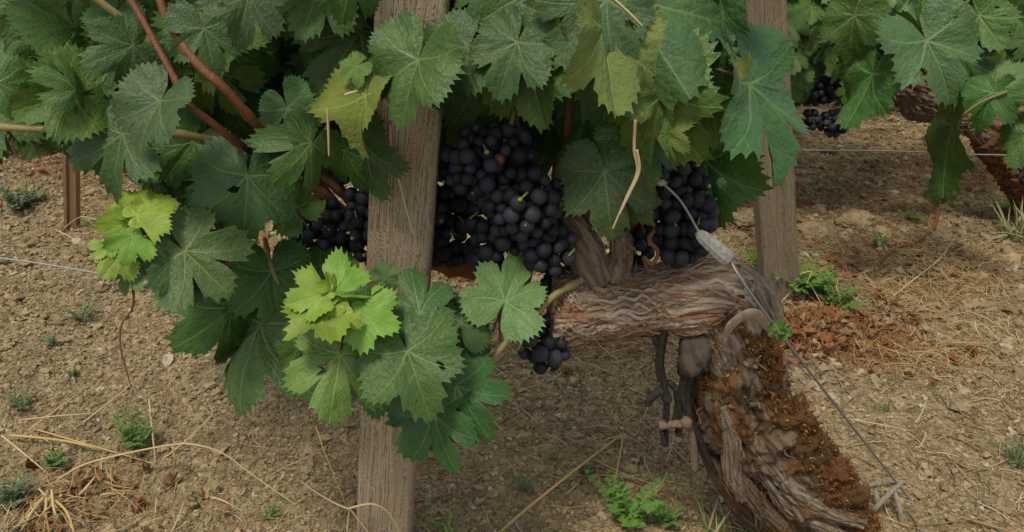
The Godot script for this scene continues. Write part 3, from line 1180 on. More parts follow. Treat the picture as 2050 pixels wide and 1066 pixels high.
		for j in 620:
			var q0 = vv[rng.randi() % vv.size()]
			if q0.z < -0.3:
				continue
			q0 = Vector3(q0.x * 0.95, q0.y * 1.1, q0.z * 0.8).rotated(Vector3(0, 0, 1), 0.7) * r
			var d = q0.normalized()
			var up = (d + Vector3(rng.randfn() * 0.5, 0.5 + rng.randfn() * 0.4, rng.randfn() * 0.5)).normalized()
			var b = Basis(Quaternion(Vector3.UP, up)) * Basis(Vector3.UP, rng.randf() * 6)
			b = b.scaled_local(Vector3.ONE * rng.randf_range(0.45, 1.1))
			xf.append(Transform3D(b, p - o.position + q0 * 0.97 + Vector3(rng.randfn(), rng.randfn(), rng.randfn()) * 0.0012))
			if rng.randf() < 0.15:
				cl.append(Color(0.34, 0.2, 0.055))
			else:
				cl.append(base_c.lerp(Color(0.2, 0.085, 0.026), rng.randf() * 0.8))
	scatter("moss", "", "", blade(0.0075, 0.0012, 0.4, 3), M.scatter, xf, cl, "stuff", o)
	# flakes and fibres over the dark trunk face
	xf = []
	cl = []
	for i in 900:
		var t = rng.randf_range(0.1, 0.62)
		var path = tpts
		var j = clampi(int(t * (path.size() - 1)), 0, path.size() - 2)
		var c = path[j].lerp(path[j + 1], t * (path.size() - 1) - j)
		var d = Vector3(rng.randfn(), rng.randfn() * 0.5, absf(rng.randfn()) + 0.2).normalized()
		var b = Basis.from_euler(Vector3(rng.randf() * 6, rng.randf() * 6, rng.randf() * 6)).scaled_local(Vector3(rng.randf_range(0.8, 3.0), rng.randf_range(0.6, 1.5), 1.0) * rng.randf_range(0.0012, 0.0036))
		xf.append(Transform3D(b, c + d * (0.056 + rng.randf_range(0.0, 0.006))))
		cl.append(Color(0.045, 0.032, 0.02).lerp(Color(0.2, 0.15, 0.1), pow(rng.randf(), 2.0)))
	scatter("bark_crumbs", "", "", lump(77, 0.9, 7, 5), M.scatter, xf, cl, "stuff", o)
	return o

func bark_strips(parent, pts, rad, n, seed_, cols):
	var st = SurfaceTool.new()
	st.begin(Mesh.PRIMITIVE_TRIANGLES)
	var path = smooth_path(pts, 120)
	var rr = lerp_list(rad, 120)
	var sf = bark_shape(seed_, 0.003)
	# parallel frames
	var ns = []
	var td = (path[1] - path[0]).normalized()
	var nn = td.cross(Vector3.UP)
	if nn.length() < 0.2:
		nn = td.cross(Vector3.RIGHT)
	nn = nn.normalized()
	var al = PackedFloat32Array()
	var acc = 0.0
	for i in 120:
		if i > 0:
			acc += path[i].distance_to(path[i - 1])
		al.append(acc)
		td = (path[mini(i + 1, 119)] - path[maxi(i - 1, 0)]).normalized()
		nn = (nn - td * nn.dot(td)).normalized()
		ns.append([nn, td.cross(nn)])
	for k in n:
		var i0 = rng.randi_range(0, 105)
		var ln = rng.randi_range(6, 22)
		var a = rng.randf() * TAU
		var w = rng.randf_range(0.0008, 0.003)
		var lift0 = rng.randf_range(0.0, 0.006) * (1.0 if rng.randf() < 0.6 else 1.8)
		var lift1 = rng.randf_range(-0.002, 0.006)
		var drift = rng.randf_range(-0.25, 0.25)
		var c: Color = cols[0].lerp(cols[1], rng.randf_range(0.2, 1.15))
		if rng.randf() < 0.25:
			c = cols[2]
		st.set_color(c)
		var prev = []
		for s in ln:
			var i = mini(i0 + s, 119)
			var t = float(s) / (ln - 1)
			var aa = a + drift * t + 0.08 * sin(t * 9.0 + a * 5.0)
			var u = ns[i][0] * cos(aa) + ns[i][1] * sin(aa)
			var side = -ns[i][0] * sin(aa) + ns[i][1] * cos(aa)
			var r = sf.call(0.0, aa, rr[i], al[i]) + 0.0012 + lift0 * pow(1.0 - t, 3.0) + lift1 * pow(t, 3.0)
			var ww = w * (0.35 + 0.65 * sin(PI * clampf(t * 0.9 + 0.05, 0, 1)))
			var p0 = path[i] + u * r - side * ww
			var pm = path[i] + u * (r + ww * 0.35)
			var p1 = path[i] + u * r + side * ww
			if prev.size() > 0:
				for q in [[prev[0], prev[1], p0], [prev[1], pm, p0], [prev[1], prev[2], pm], [prev[2], p1, pm]]:
					for e in q:
						st.add_vertex(e)
			prev = [p0, pm, p1]
	st.generate_normals()
	var o = part("bark_strips", st.commit(), M.bark, parent)
	o.set_meta("kind", "stuff")

# ---------------------------------------------------------------- near foliage
func foliage_right(o):
	# junction x, y, tip x, y, distance, pitch, roll, kind, shape
	var list = [
		[722, 60, 628, 195, 0.9, 15, 10, "mid", 3], [700, -45, 692, 45, 0.8, 10, -10, "mid", 7],
		[838, 119, 789, 256, 0.77, 12, 40, "mature", 2], [939, 92, 854, 202, 0.8, 15, 40, "mature", 11],
		[1061, 118, 1082, 262, 0.78, 12, 26, "mid", 17], [1036, 84, 990, 196, 0.765, 15, 20, "mature", 9],
		[1085, -30, 960, 40, 0.8, 10, 20, "mature", 15], [1214, -2, 1118, 116, 0.76, 25, 0, "speck", 0],
		[1208, 56, 1222, 240, 0.75, 8, -48, "under", 17], [1248, -12, 1384, 192, 0.79, 22, -5, "mature", 16],
		[1319, 186, 1388, 332, 0.77, 10, 18, "mid", 15], [1324, 190, 1300, 286, 0.762, 10, -50, "worn", 9],
		[1499, 169, 1582, 374, 0.78, 6, -64, "mature", 6], [1493, 160, 1498, 90, 0.78, 0, 75, "under", 0],
		[1438, -20, 1412, 146, 0.82, 10, 62, "mature", 12], [1211, 343, 1226, 482, 0.79, 10, 0, "speck", 4],
		[1268, 272, 1312, 384, 0.81, 15, -20, "worn", 16], [1412, 322, 1444, 464, 0.9, -8, 12, "mid", 17],
		[1190, 120, 1180, 292, 0.93, 5, -15, "mid", 15], [1130, 90, 1165, 255, 0.95, 8, 10, "mid", 0],
		[733, 190, 690, 302, 0.79, 8, 50, "under", 17], [716, 132, 680, 158, 0.8, 10, 30, "under", 15],
		[728, 282, 752, 410, 0.83, 5, 74, "mature", 3], [1335, 262, 1330, 336, 0.765, 5, 68, "under", 4],
		[930, 205, 915, 310, 0.93, 0, 10, "mid", 9], [1150, 300, 1100, 380, 0.83, 5, 40, "mature", 7],
		[1268, 405, 1300, 452, 0.83, 10, 20, "mature", 1], [985, -40, 940, 60, 0.82, 15, 20, "mature", 4],
		[1120, 25, 1075, 110, 0.8, 15, -10, "mature", 12], [1420, 190, 1445, 300, 0.84, 5, -20, "mid", 3],
		[1350, -60, 1390, 60, 0.82, 20, 10, "mature", 13],
		[640, -30, 600, 80, 0.88, 20, 20, "mid", 12], [690, 60, 660, 150, 0.94, 10, -20, "mid", 6],
		[960, 160, 905, 268, 0.9, 0, -25, "mid", 3], [1290, 330, 1380, 300, 0.86, 10, 20, "mid", 1],
		[1455, 290, 1480, 345, 0.92, 0, 25, "mid", 1], [690, 300, 735, 398, 0.9, 0, 30, "mid", 13]]
	for a in list:
		leaf(o, a[0], a[1], a[2], a[3], a[4], a[5], a[6], a[7], a[8])
	# low shoot with young tip, in front of the post
	var low = [
		[652, 588, 572, 612, 0.735, 10, 35, "lime", 0], [668, 582, 742, 548, 0.745, -10, -40, "lime", 1],
		[716, 624, 802, 664, 0.725, 10, -20, "lime", 2], [662, 618, 574, 676, 0.72, 20, 48, "lime", 0],
		[690, 626, 680, 674, 0.71, 10, 10, "lime", 1], [664, 580, 652, 542, 0.74, 10, 50, "lime", 0],
		[722, 618, 786, 578, 0.745, 15, 35, "fresh", 2],
		[681, 710, 656, 852, 0.715, 8, 4, "fresh", 6], [840, 628, 818, 522, 0.75, -12, 0, "mature", 7],
		[922, 649, 928, 558, 0.775, -20, 8, "mature", 16], [1010, 604, 1052, 500, 0.8, -12, 5, "fresh", 6],
		[815, 703, 862, 838, 0.72, 16, 0, "mature", 9], [914, 773, 972, 880, 0.735, 14, 8, "mature", 13],
		[868, 830, 905, 956, 0.73, 4, 34, "mature", 6], [760, 740, 745, 842, 0.78, 4, 15, "mature", 3],
		[780, 795, 826, 836, 0.76, 10, 30, "worn", 1], [544, 544, 562, 668, 0.86, 8, -5, "mid", 15],
		[590, 650, 508, 728, 0.86, 8, 25, "mid", 4], [640, 560, 640, 470, 0.87, -20, 0, "mid", 3],
		[880, 700, 842, 640, 0.76, -20, 10, "mature", 10], [860, 780, 800, 720, 0.76, -10, 20, "mature", 1],
		[940, 700, 985, 660, 0.78, -10, 30, "mature", 3], [880, 850, 825, 905, 0.74, 5, -25, "mature", 7],
		[700, 545, 690, 505, 0.8, 0, 20, "mid", 4], [770, 560, 760, 520, 0.79, 0, -10, "mid", 0], [600, 690, 640, 740, 0.8, 5, 20, "mature", 15], [596, 700, 570, 650, 0.79, 5, 20, "mid", 9]]
	for a in low:
		leaf(o, a[0], a[1], a[2], a[3], a[4], a[5], a[6], a[7], a[8])
	cane(o, [[1165, 560, 0.86], [1112, 590, 0.83], [1070, 632, 0.81], [1020, 680, 0.8], [970, 724, 0.79], [900, 716, 0.78], [800, 700, 0.765], [720, 660, 0.75], [680, 600, 0.75]], [0.0045, 0.004, 0.0035, 0.003, 0.0025, 0.002], M.cane_green)
	cane(o, [[1003, 612, 0.8], [1002, 682, 0.8]], [0.0022], M.cane_red, "tendril")
	cane(o, [[922, 650, 0.775], [912, 712, 0.785]], [0.0018], M.cane_green, "tendril")
	# upright canes of the head
	for c in [[[1050, 345, 0.9], [1040, 290, 0.89], [1026, 230, 0.88], [990, 60, 0.86], [960, -150, 0.85]], [[1180, 470, 0.9], [1150, 310, 0.9], [1135, 270, 0.9], [1150, 100, 0.9], [1170, -120, 0.9]], [[1238, 530, 0.9], [1252, 460, 0.9], [1275, 350, 0.88], [1330, 180, 0.86], [1400, -80, 0.84]], [[1240, 520, 0.91], [1300, 380, 0.92], [1400, 250, 0.9], [1480, 165, 0.86], [1520, 60, 0.85]], [[1165, 450, 0.92], [1010, 400, 0.98], [800, 300, 0.97], [690, 100, 0.95], [600, -100, 0.95]]]:
		cane(o, c, [0.0062, 0.0055, 0.0045, 0.0035], M.cane_red)
	fill_leaves(o, 125, 590, 1390, -110, 215, 0.9, 1.2, 0.06, 0.095, ["mid", "mid", "mid", "mid"], leaf_hi)
	fill_leaves(o, 26, 640, 1180, 180, 300, 0.96, 1.12, 0.05, 0.08, ["mid", "mid"], leaf_hi)
	fill_leaves(o, 12, 1180, 1420, 200, 330, 0.95, 1.08, 0.05, 0.075, ["mid", "mid"], leaf_hi)
	fill_leaves(o, 60, 560, 1370, -900, -110, 0.8, 1.15, 0.06, 0.09, ["mid", "mid"], leaf_lo, [[730, 910, -300, 100]])

func foliage_left():
	var base = at(560, 300, 0.98)
	base.y = 0.0
	var o = thing("grape_vine", "leafy vine arm with red canes and a pale young shoot behind the wooden post", "vine", base)
	var list = [
		[145, 193, 32, 216, 0.8, 14, 8, "mid", 15], [150, 180, 138, 108, 0.79, 0, 45, "mid", 4],
		[321, 202, 258, 306, 0.76, 12, 46, "speck", 5], [246, 268, 202, 396, 0.8, 10, 38, "mature", 12],
		[266, 91, 172, 130, 0.8, 18, 0, "mature", 9], [408, 56, 430, 150, 0.8, 14, 6, "mature", 12],
		[496, -12, 476, 94, 0.76, 22, -8, "speck", 12], [125, 38, 132, 118, 0.93, -10, 5, "mid", 15],
		[110, 85, 80, 160, 0.92, -12, 10, "mid", 16], [-8, 165, 30, 235, 0.78, 10, 10, "mid", 10],
		[5, 120, -10, 190, 0.82, 10, 30, "mid", 1], [495, 352, 492, 482, 0.81, 15, -4, "mature", 1],
		[498, 352, 380, 400, 0.83, 15, 10, "mature", 10], [622, 286, 560, 366, 0.79, 22, -18, "mature", 13],
		[386, 284, 322, 368, 0.9, -5, 10, "mid", 0], [450, 300, 470, 275, 0.85, 0, 10, "mature", 3],
		[368, 502, 462, 592, 0.755, 14, 0, "speck", 12], [368, 505, 395, 612, 0.765, 10, -32, "mature", 6],
		[465, 617, 362, 708, 0.84, 8, -18, "mid", 1], [522, 648, 444, 812, 0.83, 10, 52, "mature", 4],
		[250, 270, 290, 320, 0.85, 5, 10, "mid", 3], [575, 215, 610, 310, 0.84, 15, 30, "mature", 9],
		[385, 60, 330, 20, 0.86, -10, 20, "mid", 6],
		[230, 30, 200, 95, 0.87, 10, 10, "mid", 15], [430, 140, 480, 230, 0.92, 0, 10, "mid", 12],
		[470, 110, 560, 150, 0.92, 0, 10, "mid", 13], [330, 330, 350, 380, 0.9, 0, 15, "mid", 9],
		[590, 420, 540, 360, 0.86, -10, 10, "mid", 0], [300, 360, 350, 330, 0.92, 0, 0, "mid", 3],
		[425, 420, 440, 350, 0.86, -20, 0, "mid", 12],
		[265, 472, 248, 530, 0.74, 12, 0, "lime", 1], [257, 450, 192, 452, 0.75, 5, 10, "lime", 0],
		[272, 432, 352, 396, 0.75, -5, -30, "lime", 1], [262, 435, 240, 400, 0.755, -10, 20, "lime", 2],
		[215, 490, 192, 520, 0.745, 10, 20, "lime", 0], [244, 505, 202, 558, 0.745, 12, 20, "lime", 2],
		[262, 540, 240, 590, 0.75, 8, 35, "fresh", 2], [300, 445, 340, 462, 0.77, 0, 20, "mid", 9],
		[345, 505, 300, 560, 0.79, 5, 10, "mid", 4]]
	for a in list:
		leaf(o, a[0], a[1], a[2], a[3], a[4], a[5], a[6], a[7], a[8])
	cane(o, [[720, 470, 0.97], [610, 330, 0.93], [525, 262, 0.82], [455, 184, 0.785], [398, 131, 0.785], [350, 68, 0.8], [320, 0, 0.81], [280, -150, 0.85]], [0.005, 0.0047, 0.0044, 0.0038], M.cane_red)
	cane(o, [[650, 420, 0.95], [540, 330, 0.9], [463, 278, 0.81], [417, 240, 0.785], [375, 206, 0.78], [345, 150, 0.78], [285, 40, 0.8], [255, -10, 0.81]], [0.0042, 0.0038, 0.0034, 0.0028], M.cane_red)
	cane(o, [[560, 310, 0.9], [507, 300, 0.88], [435, 282, 0.86], [353, 268, 0.85], [220, 251, 0.84], [165, 254, 0.83], [82, 259, 0.83], [-40, 252, 0.83]], [0.0045, 0.004, 0.0035], M.cane_green)
	cane(o, [[330, 110, 0.86], [268, 56, 0.85], [185, -8, 0.84], [120, -60, 0.84]], [0.0042, 0.0036], M.cane_green)
	cane(o, [[760, 480, 0.98], [714, 444, 0.96], [655, 395, 0.94], [600, 360, 0.92]], [0.007, 0.0062, 0.005], M.cane_brown)
	cane(o, [[770, 490, 0.99], [722, 432, 0.965], [680, 380, 0.955], [632, 350, 0.95]], [0.0065, 0.0055], M.cane_brown)
	cane(o, [[470, 520, 0.84], [380, 570, 0.8], [310, 550, 0.775], [258, 544, 0.76]], [0.003, 0.0028, 0.002], M.cane_brown)
	cane(o, [[262, 548, 0.75], [266, 612, 0.745], [243, 650, 0.74], [240, 690, 0.735], [250, 735, 0.73], [262, 775, 0.725]], [0.0011, 0.0009, 0.0006], M.cane_red, "tendril")
	cane(o, [[1060, 560, 1.0], [900, 520, 1.0], [760, 500, 1.0]], [0.02, 0.02, 0.012], M.cane_brown, "arm")
	cane(o, [[530, 480, 0.9], [545, 540, 0.86], [590, 640, 0.85]], [0.003, 0.002], M.cane_green)
	fill_leaves(o, 95, -60, 610, -90, 240, 0.9, 1.15, 0.055, 0.085, ["mid", "mid"], leaf_hi, [[-100, 130, -200, 110], [535, 625, -60, 170]])
	fill_leaves(o, 14, 240, 600, 240, 350, 0.92, 1.02, 0.05, 0.075, ["mid", "mid"], leaf_hi)
	fill_leaves(o, 60, -300, 620, -900, -80, 0.8, 1.15, 0.06, 0.09, ["mid", "mid"], leaf_lo)
	return o

# ---------------------------------------------------------------- rows behind
func back_vine(label, x, f, n, spread, seed_, low = 0.36, group = ""):
	var base = Vector3(x, gh(x, -f), -f)
	var o = thing("grape_vine", label, "vine", base, group)
	var cols = [Color(0.075, 0.052, 0.035), Color(0.17, 0.125, 0.085), Color(0.11, 0.06, 0.03)]
	part("trunk", sweep([Vector3(0.05, -0.05, 0), Vector3(0.02, 0.12, 0.02), Vector3(-0.03, 0.26, 0), Vector3(0.0, 0.38, 0)], [0.05, 0.042, 0.04, 0.045], 40, 30, bark_shape(seed_ + 0.0, 0.004), bark_tint(seed_ + 0.0, cols)), M.bark, o)
	for s in [-1.0, 1.0]:
		part("arm", sweep([Vector3(0, 0.37, 0), Vector3(s * 0.14, 0.4, 0.01), Vector3(s * 0.34, 0.41, -0.02)], [0.04, 0.032, 0.02], 24, 20, bark_shape(seed_ + 9.0 * s, 0.003), bark_tint(seed_ + 1.0, cols)), M.bark, o)
		for k in 3:
			var q = Vector3(s * (0.08 + 0.1 * k), 0.41, 0)
			part("cane", sweep([q, q + Vector3(s * 0.04, 0.25, 0.05 * (k - 1)), q + Vector3(s * 0.08 + rng.randf_range(-0.1, 0.1), 0.7, 0.1 * (k - 1))], [0.005, 0.004, 0.0025], 16, 7, cane_shape), M.cane_red, o)
	for i in n:
		var p = Vector3(rng.randf_range(-spread, spread), low + rng.randf_range(0.0, 0.75), rng.randfn() * 0.13)
		if rng.randf() < 0.16:
			p.y = low - rng.randf_range(0.0, 0.12)
		var kind = ["mid", "fresh", "mature", "mid", "worn"][rng.randi() % 5]
		if rng.randf() < 0.04:
			kind = "lime"
		free_leaf(o, base + p, rng.randf_range(0.05, 0.085), kind, leaf_lo)
	return o

func build_rows():
	# right-hand vine of the next row: mossy stem and hanging arm
	var f = 2.0
	var base = ground(2035, 436)
	var o = thing("grape_vine", "mossy vine behind the narrower post, its stubby shaggy arm hanging in the air", "vine", base)
	var cols = [Color(0.09, 0.065, 0.045), Color(0.21, 0.165, 0.125), Color(0.12, 0.066, 0.03)]
	var mc = [Color(0.055, 0.036, 0.02), Color(0.12, 0.07, 0.032), Color(0.1, 0.045, 0.018)]
	part("trunk", sweep(rel(o, [P(2075, 440, 2.06), P(2045, 385, 2.04), P(2010, 325, 2.02), P(1972, 272, 2.0)]), [0.03, 0.028, 0.034, 0.034], 60, 40, bark_shape(3.0, 0.007), bark_tint(3.0, mc)), M.bark, o)
	var ap = rel(o, [P(1990, 300, 2.0), P(1950, 262, 1.99), P(1900, 232, 1.98), P(1850, 195, 1.96), P(1812, 165, 1.95), P(1780, 142, 1.95)])
	var ar = [0.014, 0.016, 0.028, 0.054, 0.05, 0.026]
	var arm = part("arm", sweep(ap, ar, 110, 90, bark_shape(8.0, 0.008), bark_tint(8.0, cols)), M.bark, o)
	bark_strips(arm, ap, ar, 90, 8.0, cols)
	var mx = []
	var mcol = []
	for i in 260:
		var t = rng.randf()
		var q = P(2068, 428, 2.05).lerp(P(1985, 285, 2.0), t) - o.position
		var d = Vector3(rng.randfn(), rng.randfn() * 0.4, absf(rng.randfn())).normalized()
		var lr = rng.randf_range(0.005, 0.014)
		mx.append(Transform3D(Basis.from_euler(Vector3(rng.randf() * 6, rng.randf() * 6, 0)).scaled(Vector3.ONE * lr), q + d * 0.028))
		mcol.append(Color(0.05, 0.03, 0.012).lerp(Color(0.17, 0.075, 0.026), rng.randf()))
	scatter("moss_cushions", "", "", lump(31, 1.0, 12, 8), M.scatter, mx, mcol, "stuff", o)
	for c in [[[1680, 2, 1.72], [1740, 45, 1.72], [1796, 94, 1.73], [1840, 130, 1.75], [1930, 205, 1.8], [1992, 252, 1.85], [2030, 280, 1.9]]]:
		cane(o, c, [0.008, 0.0075, 0.007], M.cane_red)
	var list = [[1855, 81, 1922, 196, 1.55, 14, -30, "mature", 2], [1748, 148, 1708, 264, 1.6, 0, 56, "mid", 15], [1908, 250, 1882, 402, 1.6, 4, 74, "mid", 0],
		[1986, 185, 1964, 256, 1.62, 18, 0, "mid", 1], [1990, 182, 2060, 200, 1.63, 15, 15, "mid", 10], [2065, 268, 2026, 336, 1.6, 8, 15, "mature", 0],
		[1856, 78, 1776, 34, 1.58, -5, 0, "mid", 6], [1712, 30, 1694, 122, 1.65, 0, 15, "mid", 15], [1930, 110, 1985, 150, 1.68, 10, 10, "mature", 3],
		
		[1960, 30, 2010, 100, 1.68, 14, 0, "mid", 9], [1990, 75, 1940, 110, 1.7, 5, 0, "lime", 1], [1880, 380, 1868, 415, 1.6, 0, 40, "mid", 3]]
	for a in list:
		leaf(o, a[0], a[1], a[2], a[3], a[4], a[5], a[6], a[7], a[8])
	cane(o, [[1770, 156, 1.6], [1810, 165, 1.65], [1870, 178, 1.72]], [0.003, 0.0025], M.cane_brown)
	fill_leaves(o, 130, 1760, 2120, -140, 90, 1.95, 2.4, 0.038, 0.06, ["mid", "fresh", "mid", "worn", "mid", "mid"], leaf_lo)
	fill_leaves(o, 40, 1900, 2120, 60, 190, 1.95, 2.3, 0.038, 0.06, ["mid", "mid", "mid"], leaf_lo)
	var o2 = back_vine("leafy vine with trailing grapes right behind the narrower post", 0.72, 2.25, 60, 0.35, 380, 0.5)
	fill_leaves(o2, 130, 1540, 1790, -140, 110, 1.95, 2.4, 0.036, 0.06, ["mid", "fresh", "mid", "worn", "mid", "fresh"], leaf_lo)
	fill_leaves(o2, 50, 1560, 1740, 90, 195, 1.95, 2.3, 0.036, 0.055, ["mid", "mid", "mid"], leaf_lo)
	fill_leaves(o2, 26, 1420, 1500, 60, 230, 1.95, 2.3, 0.036, 0.055, ["mid", "mid", "mid"], leaf_lo)
	bunch("black grape bunch trailing loose berries behind the narrower post", [[1640, 175, 2.05, 34, 34, 30], [1625, 240, 2.03, 18, 22, 16], [1668, 245, 2.03, 26, 28, 18]], 8.5, null, true)
	bunch("black grape bunch beside the mossy vine stem", [[2050, 335, 2.0, 18, 30, 20]], 8.5, null, true)
	bunch("dark grape bunch tucked between the two posts' foliage", [[1480, 190, 2.1, 40, 45, 30], [1455, 240, 2.1, 20, 18, 15]], 8.5, null, true)
	bunch("black grapes half hidden behind the pale speckled leaf", [[172, 205, 1.3, 26, 22, 18]], 11.0, null, true)
	# further vines
	back_vine("bushy vine growing behind the steel post", -1.6, 2.65, 240, 0.7, 400, 0.4)
	back_vine("bushy vine seen through the gap left of the wooden post", -0.7, 2.6, 240, 0.65, 430, 0.36)
	back_vine("leafy vine hidden behind the hanging black grapes", 0.3, 2.6, 150, 0.6, 460, 0.34)
	back_vine("leafy vine in the row beyond the mossy stem", 1.5, 3.0, 170, 0.7, 490, 0.4)
	for i in 6:
		back_vine("distant vine in the farthest row of foliage", -3.2 + i * 1.35, 4.6, 110, 0.8, 520 + i * 30, 0.34, "vines of the farthest row")

# ---------------------------------------------------------------- small things
func weed(label, px, py, h_px, n, mode, m, spread = 1.0):
	var p = ground(px, py)
	var k = depth_of(p) / FOC
	var o = thing("weed", label, "weed", p - Vector3(0, 0.004, 0))
	var h = h_px * k
	var st = SurfaceTool.new()
	st.begin(Mesh.PRIMITIVE_TRIANGLES)
	for i in n:
		var ang = rng.randf() * TAU
		var lean = rng.randf_range(0.15, 1.0) * spread
		var dirv = Vector3(cos(ang) * lean, 1.0, sin(ang) * lean).normalized()
		var hh = h * rng.randf_range(0.5, 1.0)
		var tip = dirv * hh + Vector3(cos(ang), -0.2, sin(ang)) * hh * 0.25 * lean
		part("stem", sweep([Vector3.ZERO, dirv * hh * 0.6, tip], [0.0012, 0.0009, 0.0005], 6, 5), M.petiole_green if mode != 2 else m, o)
		var cnt = 9
		for j in cnt:
			var t = 0.2 + 0.8 * (j + 1.0) / cnt
			var q = (dirv * hh * 0.6 * minf(t / 0.6, 1.0)) if t < 0.6 else (dirv * hh * 0.6).lerp(tip, (t - 0.6) / 0.4)
			for s in [-1.0, 1.0]:
				var la = ang + s * rng.randf_range(0.9, 1.6)
				var d = Vector3(cos(la), rng.randf_range(0.0, 0.7), sin(la)).normalized()
				if j == cnt - 1:
					d = dirv
				var l = h * rng.randf_range(0.12, 0.24) * (1.25 - 0.5 * t)
				var w = l * (0.2 if mode == 0 else 0.42)
				var side = d.cross(Vector3.UP).normalized() * w
				var a = q
				var b = q + d * l * 0.55 + side + Vector3(0, w * 0.2, 0)
				var c = q + d * l + Vector3(0, -l * 0.15, 0)
				var e = q + d * l * 0.55 - side + Vector3(0, w * 0.2, 0)
				var mid_ = q + d * l * 0.55
				for tri in [[a, b, mid_], [b, c, mid_], [c, e, mid_], [e, a, mid_]]:
					for vtx in tri:
						st.add_vertex(vtx)
	st.generate_normals()
	var fo = part("foliage", st.commit(), m, o)
	fo.set_meta("kind", "stuff")
	return o

func tuft(label, px, py, h_px, n, c0, c1, lean = 0.6):
	var p = ground(px, py)
	var k = depth_of(p) / FOC
	var o = thing("grass_tuft", label, "grass", p - Vector3(0, 0.003, 0))
	var xf = []
	var cl = []
	for i in n:
		var b = Basis.from_euler(Vector3(rng.randf_range(-lean, lean), rng.randf() * 6, rng.randf_range(-lean, lean))).scaled_local(Vector3.ONE * h_px * k * rng.randf_range(0.5, 1.1))
		xf.append(Transform3D(b, Vector3(rng.randfn(), 0, rng.randfn()) * h_px * k * 0.12))
		cl.append(c0.lerp(c1, rng.randf()))
	scatter("blades", "", "", blade(1.0, 0.022, 0.9, 6), M.blade, xf, cl, "stuff", o)
	return o

